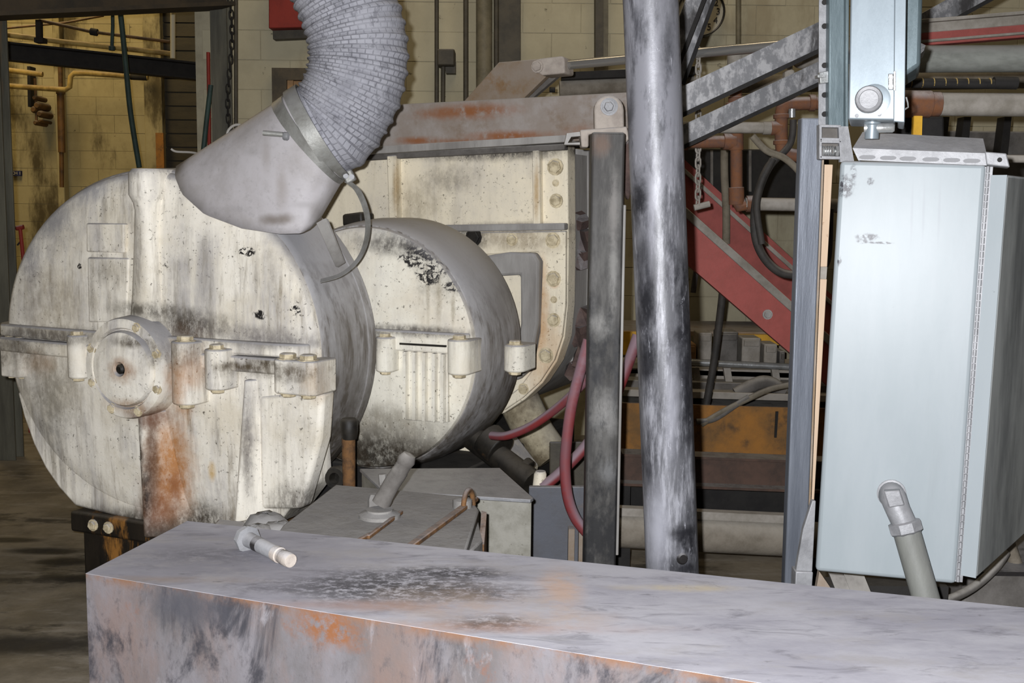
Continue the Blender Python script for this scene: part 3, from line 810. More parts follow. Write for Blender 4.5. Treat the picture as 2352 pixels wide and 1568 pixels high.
# red hydrant-like valve standing beside the alcove column
t = thing('red_valve', 'red handled valve standing behind the big drum beside the green column', 'valve', P(50, 590, 7.9))
m = MB(); m.tube([P(46, 522, 7.9), P(50, 560, 7.9), P(55, 610, 7.9), V((P(55, 610, 7.9).x, 7.9, 0))], rpx(4.5, 7.9), 8); m.build('stem', 'redbox', t)
m = MB(); m.cyl(P(37, 524, 7.9), P(54, 521, 7.9), rpx(5.5, 7.9), 10); m.build('handle', 'redbox', t)
m = MB(); m.cyl(P(40, 563, 7.9), P(49, 552, 7.9), rpx(2, 7.9), 8); m.build('lever', 'dark', t)
b = MB(); b.box((P(-60, 740, 9).x, 9.0, 0), (P(60, 740, 9).x, 9.4, P(10, 731, 9).z)); tag(b.build('low_kerb', 'lgrey', bev=.02), 'low pale kerb behind the big drum by the green column', 'kerb')

# ================================================================== BACK WALL FITTINGS
t = thing('red_cabinet', 'dull red box on the block wall behind the duct', 'box', P(655, 66, 7.9))
m = MB(); m.hexa([P(617, -60, 7.8), P(720, -60, 7.8), P(720, 62, 7.8), P(617, 65, 7.8)], (0, .2, 0)); m.build('body', 'redbox', t, bev=.006)
m = MB(); m.hexa([P(626, 65, 7.9), P(720, 62, 7.9), P(720, 86, 7.9), P(627, 90, 7.9)], (0, .1, 0)); m.build('backing_plate', 'conduitd', t)
for (x, r, y1, lab, mt) in ((1003, 5, 460, 'thin dark conduit running down beside the small junction box', 'conduitd'), (1070, 6, 460, 'thin dark conduit between junction box and round wall pipe', 'conduitd'),
                            (1140, 6, 460, 'dark conduit along the right of the round wall pipe', 'conduitd'), (1112, 19, 520, 'thick pale round pipe on the block wall', 'conduit'),
                            (1696, 6, 500, 'thin pale conduit right of the clock', 'conduit')):
    pipe('wall_conduit', [(x, -60), (x, y1)], 7.9, r, mt, lab, 'conduit')
b = MB(); b.hexa([P(1145, -60, 7.9), P(1196, -60, 7.9), P(1196, 460, 7.9), P(1145, 460, 7.9)], (0, .1, 0)); o = tag(b.build('cable_trunking', 'conduitd', bev=.004), 'flat brown cable trunking on the block wall', 'trunking')
t = thing('steel_upright', 'dark angle upright on the block wall left of the scuffed pipe', 'upright', P(1382, 460, 7.8))
m = MB(); m.hexa([P(1368, -60, 7.85), P(1386, -60, 7.85), P(1386, 480, 7.85), P(1368, 480, 7.85)], (0, .15, 0)); m.build('flange', 'conduitd', t)
m = MB(); m.hexa([P(1386, -60, 7.93), P(1397, -60, 7.93), P(1397, 480, 7.93), P(1386, 480, 7.93)], (0, .07, 0)); m.build('web', 'conduit', t)
t = thing('junction_box', 'small dark junction box with conduit on the block wall', 'box', P(1025, 460, 7.85))
m = MB(); m.hexa([P(1004, 112, 7.82), P(1044, 112, 7.82), P(1044, 150, 7.82), P(1004, 150, 7.82)], (0, .18, 0)); m.build('box', 'conduitd', t, bev=.01)
m = MB(); m.cyl(P(1018, 150, 7.9), P(1016, 460, 7.9), rpx(5, 7.9)); m.build('conduit', 'conduitd', t)
m = MB(); m.hexa([P(1022, 150, 7.9), P(1046, 140, 7.9), P(1046, 168, 7.9), P(1024, 168, 7.9)], (0, .1, 0)); m.build('bracket', 'conduitd', t)
# thin chain and pipes right of the grey corner column
pipe('wall_conduit', [(542, -60), (542, 470)], 7.9, 4.5, 'conduitd', 'dark conduit just right of the grey corner column', 'conduit')
t = thing('hanging_chain', 'black chain hanging down beside the grey corner column', 'chain', P(532, 420, 7.8))


def link_mesh(name, mat, w, h, r):
    bm = MB(); n = 14; path = []
    for i in range(n):
        a = 2 * pi * i / n; path.append(V((w * cos(a), 0, h * .5 * sin(a) + (h * .5 if sin(a) > 0 else -h * .5) * .35)))
    rings = []
    for i, p in enumerate(path):
        t_ = (path[(i + 1) % n] - path[i - 1]).normalized(); s_ = V((0, 1, 0)); u_ = t_.cross(s_)
        rings.append([p + (s_ * cos(2 * pi * j / 6) + u_ * sin(2 * pi * j / 6)) * r for j in range(6)])
    rings.append(rings[0]); bm.loft(rings, True, False)
    bmesh.ops.remove_doubles(bm.bm, verts=bm.bm.verts[:], dist=1e-5); bmesh.ops.recalc_face_normals(bm.bm, faces=bm.bm.faces[:])
    me = bpy.data.meshes.new(name); bm.bm.to_mesh(me); bm.bm.free(); me.materials.append(MT[mat])
    me.polygons.foreach_set('use_smooth', [True] * len(me.polygons)); return me


lk = link_mesh('chain_link', 'dark', .013, .05, .005)
for i in range(24):
    y = 0 + i * 17
    inst(lk, 'chain_link', Matrix.Translation(P(528 + 5 * sin(y * .02), y, 7.72)) @ Matrix.Rotation(pi / 2 * (i % 2) + .4, 4, 'Z'), t)
# clock
CX, CY, CYD = 1609, 27, 7.86
cc = P(CX, CY, CYD); cr = rpx(54, CYD)
t = thing('wall_clock', 'round wall clock with black rim and dark numerals', 'clock', cc - V((0, 0, cr)))
m = MB(); m.lathe(cc, (0, -1, 0), [(cr * .9, -.12), (cr, -.1), (cr, .025), (cr * .97, .035), (cr * .93, .025), (cr * .92, 0.0)], 40); m.build('rim', 'blackp', t)
m = MB(); m.lathe(cc, (0, -1, 0), [(cr * .93, -.01), (cr * .93, .008), (0, .009)], 40); m.build('dial', 'face', t)
for i in range(1, 13):
    a = radians(90 - 30 * i)
    text(str(i), 'numeral', cc + V((cos(a) * cr * .72, -.012, sin(a) * cr * .72)), .062, 'ink', t)
for (ang, ln, w) in ((125, .45, .012), (64, .6, .008)):
    a = radians(ang); dv = V((cos(a), 0, sin(a))); sd = V((-sin(a), 0, cos(a))) * w / 2; c0 = cc + V((0, -.014, 0))
    m = MB(); m.prism([c0 - dv * .02 - sd, c0 + dv * cr * ln - sd * .4, c0 + dv * cr * ln + sd * .4, c0 - dv * .02 + sd], (0, -.003, 0)); m.build('hand', 'ink', t)

# ================================================================== INTERNAL MIXER
mix = thing('rubber_mixer', 'large cream painted rubber mixer with round drum ends, oil and rust stained', 'machine', MO)
DX, RX, RZ, ZD = -.068, .838, .735, ZC + .0
b = MB(MF)
prof = [(0, -.04), (.5, -.036), (.84, -.022), (.925, -.012), (.950, -.002), (.962, .012), (.966, .03), (.90, .032)]
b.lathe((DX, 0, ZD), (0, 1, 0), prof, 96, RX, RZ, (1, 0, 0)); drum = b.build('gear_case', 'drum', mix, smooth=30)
b = MB(MF); b.lathe((DX, 0, ZD), (0, 1, 0), [(.94, .024), (.968, .026), (.978, .036), (.984, .06), (1.0, .32), (1.004, .325), (1.004, .375), (.99, .385), (.9, .39)], 96, RX, RZ, (1, 0, 0)); b.build('case_shell', 'shell', mix, smooth=30)
b = MB(); pk = ((39, 900), (54, 958), (76, 1020), (103, 1075), (134, 1120), (172, 1162), (350, 1206), (470, 1222), (640, 1200), (700, 1120), (690, 960), (400, 900))
b.prism([mp(x, y, -.008) for x, y in pk], MA * .2); b.build('case_skirt', 'drum', mix, bev=.012, seg=3)
# split flange: two ledges with a dark joint between
for nm, z0, z1, grow in (('upper_flange', ZD + .004, ZD + .055, 0.0), ('lower_flange', ZD - .062, ZD - .002, .012)):
    b = MB(MF); g = grow
    pl = [(-.94 - g, .37), (-.935 - g, .06), (-.915 - g, .0), (-.86, -.045 - g), (-.5, -.068 - g), (.58, -.068 - g), (.67, -.05 - g), (.712, -.02), (.712, .1), (-.5, .37)]
    b.prism([(x, y, z0) for x, y in pl], (0, 0, z1 - z0)); b.build(nm, 'drum', mix, bev=.008)


def lug(px, y0, y1, wpx, c, nuts=True, mat='drum', flat=False, rb=.55, split=None):
    """bolt boss on a split flange: rounded block, bolt head above, nut below"""
    x, z1 = ml(px, y0, c); _, z0 = ml(px, y1, c); k = (mp(px, y0, c) - EYE).dot(FWD) / F; w = wpx * k * .56
    b = MB(MF)
    if flat:
        b.prism([(x - w, c + .1, z0), (x - w, c - .035, z0), (x - w * .8, c - .055, z0), (x + w * .8, c - .055, z0), (x + w, c - .035, z0), (x + w, c + .1, z0)], (0, 0, z1 - z0))
    else:
        pts = [(x - w, c + .1, z0)] + [(x - w * cos(pi * i / 10), c - .01 - w * .9 * sin(pi * i / 10), z0) for i in range(11)] + [(x + w, c + .1, z0)]
        b.prism(pts, (0, 0, z1 - z0))
    l = b.build('bolt_boss', mat, mix, bev=.007)
    xs = [x] if not flat else [x - w * .5, x + w * .45]
    for xx in xs:
        bolt(l, L(xx, c - .012, z1), UPZ, w * (rb if not flat else rb * .6), 'rivet', 'bolt')
        if nuts:
            bolt(l, L(xx, c - .012, z0), -UPZ, w * (rb if not flat else rb * .55), 'rivet', 'nut', .1, .8)
    return l


lug(182, 768, 866, 44, -.07); lug(430, 782, 925, 60, -.09); lug(502, 800, 892, 52, -.09); lug(690, 824, 902, 104, -.06, flat=True)
lug(42, 772, 862, 60, .0, flat=True, rb=.5)
# hub with bolted cover
hx, hz = ml(303, 843, -.09)
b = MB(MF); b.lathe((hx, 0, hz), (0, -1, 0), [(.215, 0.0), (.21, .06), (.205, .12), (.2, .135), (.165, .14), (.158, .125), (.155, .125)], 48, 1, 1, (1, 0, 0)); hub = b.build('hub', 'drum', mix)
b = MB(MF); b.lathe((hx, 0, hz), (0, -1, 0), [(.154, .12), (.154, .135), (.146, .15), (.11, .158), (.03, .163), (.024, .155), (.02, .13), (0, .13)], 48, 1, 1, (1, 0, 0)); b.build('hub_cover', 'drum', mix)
for i in range(8):
    a = radians(22 + 45 * i)
    if i in (2,): continue
    bolt(hub, L(hx + .181 * cos(a), -.135, hz + .181 * sin(a)), -MA, .017, 'rivet')
b = MB(MF); b.lathe((hx, 0, hz), (0, -1, 0), [(.02, .13), (.02, .158), (.012, .166), (0, .166)], 12, 1, 1, (1, 0, 0)); b.build('drain_plug', 'grease', mix)
# half round rib above the hub
x0, zt_ = ml(342, 388, -.03); x1, zb_ = ml(338, 735, -.04)
b = MB(MF)
rings = []
for (t_, w, d) in ((0, .058, .075), (.03, .07, .09), (.17, .068, .09), (.22, .055, .07), (.27, .05, .062), (.5, .058, .06), (.8, .072, .055), (1.0, .085, .05)):
    x = x0 + (x1 - x0) * t_; z = zt_ + (zb_ - zt_) * t_
    rings.append([(x - w, .12, z)] + [(x - w * cos(pi * i / 12), -.025 - d * sin(pi * i / 12) ** .8, z) for i in range(13)] + [(x + w, .12, z)])
b.loft(rings); b.build('oil_riser', 'drum', mix, smooth=50)
# name plate and raised panel
b = MB(MF); q = [ml(x, y, -.035) for x, y in ((205, 512), (291, 513), (291, 580), (205, 578))]
b.prism([(x, -.022, z) for x, z in q], (0, -.03, 0)); b.build('name_plate', 'drum', mix, bev=.006)
b = MB(MF); q = [ml(x, y, -.03) for x, y in ((205, 590), (300, 592), (296, 740), (208, 740))]
b.prism([(x, -.01, z) for x, z in q], (0, -.033, 0)); b.build('raised_pad', 'drum', mix, bev=.008)
# two tapering ribs of the lower half
def fin(xa, ya, xb, yb, wl, wr, d0, d1, name='rib', mat='drum'):
    a = ml(xa, ya, -.06); c = ml(xb, yb, -.06); b = MB(MF); r = []
    for (x, z), d, k in ((a, d0, .8), (c, d1, 1.15)):
        r.append([(x - wl * k, .02, z), (x - wl * .4, -.03 - d, z), (x + .012, -.035 - d, z), (x + wr * k, .02, z)])
    b.loft(r); return b.build(name, mat, mix, bev=.006)


fin(336, 940, 356, 1225, .014, .17, .075, .09)
fin(562, 872, 560, 1190, .008, .085, .03, .085)
b = MB(MF); q = [ml(x, y, -.03) for x, y in ((592, 905), (742, 900), (735, 1010), (690, 1170), (596, 1170))]
b.prism([(x, .06, z) for x, z in q], (0, -.09, 0)); b.build('side_panel', 'drum', mix, bev=.02, seg=3)
b = MB(MF); q = [ml(x, y, -.03) for x, y in ((470, 640), (560, 500), (690, 560), (735, 700), (735, 760), (480, 740))]
# foot of the case
fx0, fz = ml(176, 1168, .0); fx1, _ = ml(640, 1185, .0)
b = MB(MF); b.prism([(fx0, -.04, fz - .09), (fx1, -.04, fz - .09), (fx1, .4, fz - .09), (fx0, .4, fz - .09)], (0, 0, .09)); b.build('foot_flange', 'lugd', mix, bev=.012)
b = MB(MF); b.prism([(fx0 + .03, -.0, 0), (fx1 - .05, -.0, 0), (fx1 - .05, .36, 0), (fx0 + .03, .36, 0)], (0, 0, fz - .09)); ft = b.build('foot', 'lugd', mix, bev=.012)
for x in (215, 250): bolt(ft, L(ml(x, 1200, -.04)[0], -.045, fz - .045), -MA, .02, 'rivet')
# second drum
C2 = .48; C2B = .86
zt2 = ml(905, 500, .66)[1]; zb2 = ml(935, 1076, .66)[1]; R2 = (zt2 - zb2) / 2; Z2 = (zt2 + zb2) / 2
X2 = ml(1196, 800, C2B)[0] - R2 * 1.0
b = MB(MF); b.lathe((X2, 0, Z2), (0, 1, 0), [(0, C2 - .03), (.6, C2 - .025), (.88, C2 - .015), (.925, C2 - .005), (.935, C2 + .006), (.938, C2 + .03), (.88, C2 + .035)], 88, R2, R2, (1, 0, 0))
rot = b.build('rotor_case', 'drum2', mix, smooth=30)
b = MB(MF); b.lathe((X2, 0, Z2), (0, 1, 0), [(.90, C2 + .015), (.945, C2 + .012), (.965, C2 + .03), (.985, C2 + .1), (1.0, C2 + .2), (1.0, C2B), (.97, C2B + .03)], 88, R2, R2, (1, 0, 0)); b.build('rotor_ring', 'shell2', mix, smooth=40)
b = MB(MF); x, z = ml(1000, 782, C2)
pl = [(X2 - R2 * 1.0, C2B), (X2 - R2, C2), (X2 - R2 * .8, C2 - .07), (X2 + R2 * .78, C2 - .05), (X2 + R2 * .90, C2 - .02), (X2 + R2 * .92, C2 + .08), (X2 + R2 * .9, C2B)]
b.prism([(px_, py_, z - .045) for px_, py_ in pl], (0, 0, .085)); b.build('rotor_flange', 'drum2', mix, bev=.008)
lug(888, 772, 852, 40, C2 - .06, mat='drum2'); lug(1058, 778, 858, 50, C2 - .06, mat='drum2'); lug(1186, 790, 852, 46, C2 + .12, mat='drum2')
# grooved plate
q = [ml(x, y, C2 - .05) for x, y in ((922, 802), (1024, 808), (1024, 972), (928, 966))]
b = MB(MF); b.prism([(x, C2 + .02, z) for x, z in q], (0, -.055, 0)); gp = b.build('grooved_plate', 'drum2', mix, bev=.004)
for f in (.08, .30, .52, .74, .93):
    m = MB(MF); xa = q[0][0] + (q[1][0] - q[0][0]) * f; w = .010
    m.prism([(xa - w, C2 - .035, q[3][1] + .008), (xa + w, C2 - .035, q[3][1] + .008), (xa + w * .7, C2 - .058, q[3][1] + .008), (xa - w * .7, C2 - .058, q[3][1] + .008)], (0, 0, q[0][1] - q[3][1] - .016)); m.build('ridge', 'drum2', gp)
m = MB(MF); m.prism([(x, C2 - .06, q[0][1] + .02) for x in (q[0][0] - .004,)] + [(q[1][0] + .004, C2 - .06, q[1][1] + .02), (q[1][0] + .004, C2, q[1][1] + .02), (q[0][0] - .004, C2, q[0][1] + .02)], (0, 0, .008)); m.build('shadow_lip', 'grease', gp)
# small oiler on top of second drum
m = MB(); m.hexa([mp(785, 492, .6), mp(830, 486, .6), mp(832, 515, .6), mp(786, 520, .6)], MA * .1); m.build('grease_block', 'grease', mix, bev=.01)
# neck between the drums
b = MB(MF); b.lathe((.12, 0, ZD), (0, 1, 0), [(.5, .3), (.5, .52)], 40, 1, 1, (1, 0, 0)); b.build('neck', 'bare', mix)
# throat housing behind
HC = 1.12
hp = [(700, 362), (900, 352), (1303, 332), (1305, 560), (1303, 700), (1296, 775), (1278, 830), (1245, 880), (1205, 917), (1158, 948), (1050, 985), (700, 985)]
b = MB(); pts = [mp(x, y, HC) for x, y in hp]; b.prism(pts, MA * .10); hous = b.build('throat_plate', 'hous', mix, bev=.008)
b = MB(); cx_ = sum((p for p in pts), V()) / len(pts)
b.prism([cx_ + (p - cx_) * .955 + MA * .10 for p in pts], MA * .75); b.build('throat_body', 'bare', mix)
def hplate(name, pp, out, mat='hous', bev=.006, c=HC, parent=None):
    b = MB(); b.prism([mp(x, y, c) + MA * .01 for x, y in pp], MA * -(out + .01)); return b.build(name, mat, parent or mix, bev=bev)


hplate('vertical_rib', [(900, 358), (921, 357), (923, 515), (905, 515)], .05); hplate('vertical_rib', [(1229, 345), (1246, 344), (1248, 525), (1231, 525)], .04)
hplate('ledge', [(1030, 516), (1304, 512), (1304, 528), (1036, 532)], .045, 'bare')
hplate('top_strip', [(700, 362), (900, 350), (1304, 331), (1304, 345), (900, 366), (700, 378)], .04, 'dgrey')
hplate('bolt_flange', [(1050, 534), (1303, 530), (1302, 700), (1294, 772), (1276, 826), (1243, 876), (1203, 913), (1160, 942), (1150, 925), (1195, 890), (1225, 850), (1244, 770), (1250, 600), (1240, 578), (1110, 585), (1075, 560)], .022)
hplate('dusty_bracket', [(1115, 588), (1180, 578), (1236, 580), (1248, 600), (1246, 740), (1226, 845), (1196, 872), (1190, 840), (1206, 740), (1205, 630), (1130, 634)], .055, 'bare', .012)
for (x, y, r, mt) in ((1275, 383, 19, 'rivet'), (1276, 420, 8, 'rivet'), (1277, 461, 16, 'rivet'), (1270, 552, 18, 'rivet'), (1176, 550, 14, 'rivet'), (1088, 545, 20, 'grease'), (1271, 640, 18, 'rivet'),
                      (1272, 688, 8, 'rivet'), (1272, 735, 16, 'rivet'), (1254, 816, 18, 'rivet'), (1202, 893, 13, 'rivet')):
    k = (mp(x, y, HC) - EYE).dot(FWD) / F
    bolt(hous, mp(x, y, HC - .022), -MA, r * k * .8, mt, 'bolt', random.random(), .7)
# flaking crust on the far side of the housing
b = MB()
for (x, y, s_) in ((1322, 510, 20), (1332, 555, 26), (1326, 600, 22), (1338, 735, 24), (1322, 770, 22), (1332, 825, 26), (1312, 850, 18)):
    pts = [mp(x + s_ * random.uniform(.5, 1) * cos(a), y + 1.5 * s_ * random.uniform(.6, 1) * sin(a), HC + .12 + random.uniform(0, .1)) for a in [i * pi / 3.5 for i in range(7)]]
    b.prism(pts, MA * .04 + V((.02, 0, .01)))
o = b.build('flaking_crust', 'crust', mix, smooth=0); o['kind'] = 'stuff'
m = MB(); m.prism([mp(x, y, HC + .3) for x, y in ((1305, 340), (1352, 345), (1352, 880), (1305, 860))], MA * .3); m.build('side_plate', 'bare', mix)
# legs and oily gear below second drum
m = MB(); m.tube(spline([mp(1190, 915, 1.3), mp(1225, 985, 1.3), mp(1270, 1050, 1.3)], 5), [.1] * 5 + [.09] * 5 + [.08], 14); m.build('cream_leg', 'legc', mix)
m = MB(); m.prism([mp(x, y, .95) for x, y in ((990, 1010), (1140, 1010), (1200, 1090), (1180, 1130), (1000, 1110))], MA * .2); m.build('cream_base', 'hous', mix, bev=.01)
b = MB(); b.prism([L(X2 - R2, .5, 0), L(X2 + R2 * .75, .5, 0), L(X2 + R2 * .75, 1.9, 0), L(X2 - R2, 1.9, 0)], (0, 0, Z2 - R2 * .93)); b.build('bed', 'dark', mix, bev=.01)
# oily ram below second drum
m = MB(); m.cyl(mp(1080, 1000, .78), mp(1225, 1110, .62), .055, 14); m.build('ram_barrel', 'grease', mix)
m = MB(); m.cyl(mp(1118, 1005, .72), mp(1150, 1035, .70), .075, 14); m.build('ram_collar', 'grease', mix, bev=.006)
m = MB(); m.cyl(mp(1190, 1080, .68), mp(1205, 1092, .68), .072, 14); m.build('ram_collar', 'grease', mix, bev=.006)
m = MB(); m.lathe(mp(1241, 1088, .55), mp(1232, 1172, .55) - mp(1241, 1088, .55), [(.02, -.012), (.026, 0), (.027, .14), (.03, .145), (.03, .17), (.022, .176)], 14); m.build('grease_cup', 'hous', mix)

# ---------------------------------------------------------------- hopper door on top of the throat
hd = thing('hopper_door', 'rusty steel hopper door lying on top of the cream housing', 'hopper door', mp(1100, 345, HC + .1))
b = MB(); b.prism([mp(x, y, HC - .05) for x, y in ((690, 258), (900, 240), (1450, 211), (1450, 318), (1310, 324), (880, 347), (690, 357))], MA * .5); b.build('door_plate', 'lid', hd, bev=.006)
b = MB(); b.prism([mp(x, y, HC - .08) for x, y in ((690, 344), (880, 335), (1312, 309), (1312, 325), (880, 352), (690, 361))], MA * .1); b.build('lip', 'bare', hd, bev=.003)
b = MB(); b.prism([mp(x, y, HC + .2) for x, y in ((1062, 236), (1145, 143), (1250, 134), (1262, 168), (1196, 232))], MA * .04); b.build('lever_plate', 'bracket', hd, bev=.004)
b = MB(); b.prism([mp(x, y, HC + .3) for x, y in ((1196, 232), (1262, 168), (1285, 172), (1215, 232))], MA * .03); b.build('lever_stiffener', 'dgrey', hd)
# clevis, rod
cyd = thing('hydraulic_cylinder', 'chrome hydraulic rod with dust caked clevis above the hopper door', 'cylinder', mp(1260, 172, HC + .15))
b = MB(); b.prism([mp(x, y, HC + .12) for x, y in ((1222, 140), (1240, 134), (1290, 128), (1296, 134), (1297, 168), (1245, 173), (1228, 163), (1218, 150))], MA * .12); cl = b.build('clevis', 'putty', cyd, bev=.012, seg=3)
bolt(cl, mp(1234, 153, HC + .115), -MA, .022, 'putty', 'pin')
ra = mp(1294, 150, HC + .18); rb_ = P(1900, 94, ra.y - .55)
b = MB(); b.cyl(ra, rb_, rpx(10.5, 5.4), 20); b.build('rod', 'chrome', cyd)
# barrel pipes behind the rod
pipe('service_pipe', [(1285, 205), (1450, 198), (1600, 195), (2480, 180)], 6.3, 20, 'bigpipe', 'thick dusty pipe behind the hopper door below the chrome rod', 'pipe', fit=(((1262, 206), (1275, 206), 6, 'dark'),))
b = MB(); b.hexa([P(1290, 166, 6.2), P(1600, 152, 6.2), P(1600, 170, 6.2), P(1290, 182, 6.2)], (0, .1, 0)); tag(b.build('flat_bar', 'dark'), 'dark flat bar under the chrome rod', 'bar')
# pivot bearing at the right end of the door
pv = thing('pivot_bearing', 'round topped dusty pivot lug with bright washer on the square post', 'bearing', P(1395, 345, 4.35))
pts = [P(1366, 300, 4.35)] + [P(1399 + 34 * cos(a), 252 - 34 * sin(a), 4.35) for a in [pi - i * pi / 10 for i in range(11)]] + [P(1434, 300, 4.35)]
b = MB(); b.prism(pts, (0, .06, 0)); lugo = b.build('lug_plate', 'putty', pv, bev=.008)
m = MB(); m.lathe(P(1399, 245, 4.35), (0, -1, 0), [(.033, 0), (.033, .006), (.012, .007)], 24); wsh = m.build('washer', 'tray', pv)
bolt(wsh, P(1398, 245, 4.33), (0, -1, 0), .019, 'tray', 'bolt', .2)
m = MB(); m.prism([P(x, y, 4.3) for x, y in ((1332, 298), (1440, 290), (1446, 318), (1425, 345), (1405, 340), (1400, 307), (1352, 308), (1352, 338), (1336, 338))], (0, .12, 0)); m.build('saddle', 'putty', pv, bev=.006)
m = MB(); m.prism([P(x, y, 4.32) for x, y in ((1302, 306), (1335, 302), (1335, 312), (1312, 314), (1304, 328), (1332, 327), (1332, 332), (1296, 332))], (0, .06, 0)); m.build('open_latch', 'bare', pv)
m = MB(); m.prism([P(x, y, 4.36) for x, y in ((1425, 340), (1445, 320), (1455, 420), (1445, 460), (1420, 420), (1412, 372))], (0, .1, 0)); m.build('caked_dirt', 'crust', pv, bev=.01)

# ================================================================== FUME HOOD AND DUCT
YH = 4.38
cA = P(737, 303, YH); e1 = (P(795, 400, YH) - P(680, 206, YH)) / 2; RH = e1.length; e1n = e1.normalized()
dn = (P(781, 277, YH) - cA); dn = (dn - e1n * dn.dot(e1n)).normalized(); e2 = V((0, -1, 0)); e2 = (e2 - e1n * e2.dot(e1n) - dn * e2.dot(dn)).normalized()
fc = [(1.0, 405, 382, .02), (.92, 402, 405, -.02), (.82, 418, 445, -.06), (.68, 470, 492, -.08), (.5, 555, 524, -.09), (.32, 640, 537, -.09), (.18, 690, 536, -.06), (.08, 712, 525, -.02), (0, 735, 502, .06)]
back = [(-.15, 752, 455, .2), (-.5, 612, 376, .34), (-.85, 470, 374, .24)]
def fcurve(t):
    """outline of the hood mouth at t (in half turns)"""
    tab = sorted([(a, x, y, c) for a, x, y, c in fc + back] + [(-1.0, 405, 382, .02)])
    for i in range(len(tab) - 1):
        if tab[i][0] <= t <= tab[i + 1][0]:
            f = (t - tab[i][0]) / (tab[i + 1][0] - tab[i][0]); q = [tab[i][j] + (tab[i + 1][j] - tab[i][j]) * f for j in (1, 2, 3)]
            return mp(*q)


N = 64; ringA, ringB = [], []
for j in range(N):
    t_ = -1 + 2 * j / N; a = t_ * pi
    ringA.append(cA + e1n * RH * cos(a) + e2 * RH * sin(a)); ringB.append(fcurve(t_))
hood = thing('fume_hood', 'grey dusty sheet metal fume hood flaring over the big drum', 'hood', cA + V((0, 0, -.3)))
rings = []
for i in range(9):
    f = i / 8
    rings.append([a_.lerp(b_, f) for a_, b_ in zip(ringA, ringB)])
b = MB(); b.loft(rings, True, False); b.build('shell', 'hood', hood, solid=.004, smooth=60)
# fixing ring and lip seam of the hood
b = MB(); b.loft([[a_.lerp(b_, f_) + (a_.lerp(b_, f_) - cA).normalized() * r_ for a_, b_ in zip(ringA, ringB)] for f_, r_ in ((.17, .001), (.17, .007), (.09, .008), (.09, .001))], True, False); b.build('collar', 'clampm', hood, smooth=50)
m = MB(); m.hexa([mp(725, 512, .0), mp(748, 500, .02), mp(788, 600, .16), mp(770, 612, .16)], MA * .02 + V((0, 0, -.005))); m.build('support_strap', 'bare', hood, bev=.003)
# duct
ctr = [cA - dn * .02, cA + dn * .05] + [P(x, y, YH) for x, y in ((790, 246), (815, 190), (824, 120), (812, 50), (785, -20), (752, -90), (712, -170), (680, -260), (660, -360))]
path = spline(ctr, 24)
# resample evenly
Ls = [0]
for i in range(1, len(path)): Ls.append(Ls[-1] + (path[i] - path[i - 1]).length)
tot = Ls[-1]; step = .006; pth = []; i = 0
n_ = int(tot / step)
for q_ in range(n_):
    s_ = q_ * step
    while i < len(Ls) - 2 and Ls[i + 1] < s_: i += 1
    pth.append(path[i].lerp(path[i + 1], (s_ - Ls[i]) / max(Ls[i + 1] - Ls[i], 1e-6)))
pitch = .042; RD = RH * .985
rings = []; ND = 72
for i, p in enumerate(pth):
    t_ = (pth[min(i + 2, len(pth) - 1)] - pth[max(i - 2, 0)]).normalized()
    a_ = V((0, -1, 0)); a_ = (a_ - t_ * a_.dot(t_)).normalized(); b_ = t_.cross(a_)
    ph = (i * step % pitch) / pitch
    bump_ = math.exp(-((ph - .5) / .10) ** 2)
    rr = RD * (1.0 + .03 * min(1, i * step / .25)) + .009 * bump_ - .004 * (1 - bump_) * sin(pi * ((ph + .5) % 1.0)) ** 2
    rings.append([p + (a_ * cos(2 * pi * j / ND) + b_ * sin(2 * pi * j / ND)) * rr for j in range(ND)])
b = MB(); b.loft(rings, True, False, uvf=lambda i, j: (j / ND * 2 * pi * RD, i * step))
du = thing('flexible_duct', 'grey wire ribbed flexible duct curving down to the fume hood', 'duct', cA)
b.build('hose', 'duct', du, smooth=60)
b = MB(); b.loft([[p + dn * h_ + (p - cA).normalized() * r_ for p in ringA] for h_, r_ in ((-.04, .004), (-.04, .012), (.012, .013), (.012, .004))], True, False); b.build('clamp_band', 'clampm', du, solid=.003)
cb = P(655, 306, YH - RH * .86)
m = MB(); m.cyl(P(604, 305, YH - RH * .80), P(650, 309, YH - RH * .80), .0095, 10); m.build('clamp_screw', 'clampm', du)
m = MB(); m.lathe(P(650, 312, YH - RH * .80), P(668, 314, YH - RH * .80) - P(650, 312, YH - RH * .80), [(.012, 0), (.016, .005), (.016, .018), (.01, .024)], 10); m.build('clamp_nut', 'tray', du)
m = MB(); m.hexa([P(784, 395, YH - .03), P(806, 388, YH - .03), P(818, 412, YH - .03), P(796, 424, YH - .03)], (0, .035, 0)); m.build('latch', 'clampm', du, bev=.006)
for (x, y) in ((794, 404), (808, 406)):
    m = MB(); m.cyl(P(x, y, YH - .06), P(x, y, YH - .02), .010, 10); m.build('latch_screw', 'tray', du)
# loose metal band hanging from the latch
bp = spline([P(800, 418, YH - .02), P(822, 438, YH - .02), P(840, 480, YH - .02), (P(845, 525, YH - .02)), P(836, 570, YH - .03), P(815, 605, YH - .05), P(780, 632, YH - .08), P(736, 645, YH - .10)], 6)
wv = []
for i in range(len(bp)):
    f = i / (len(bp) - 1); wv.append(V((-.032 * (1 - f) - .002, .012 + .012 * f, .016 * (1 - f) ** .5 * 0 + .004 + .008 * f)))
b = MB(); b.ribbon(bp, wv, .003); tag(b.build('metal_band', 'clampm', smooth=60), 'loose curled metal band hanging from the duct clamp', 'band')
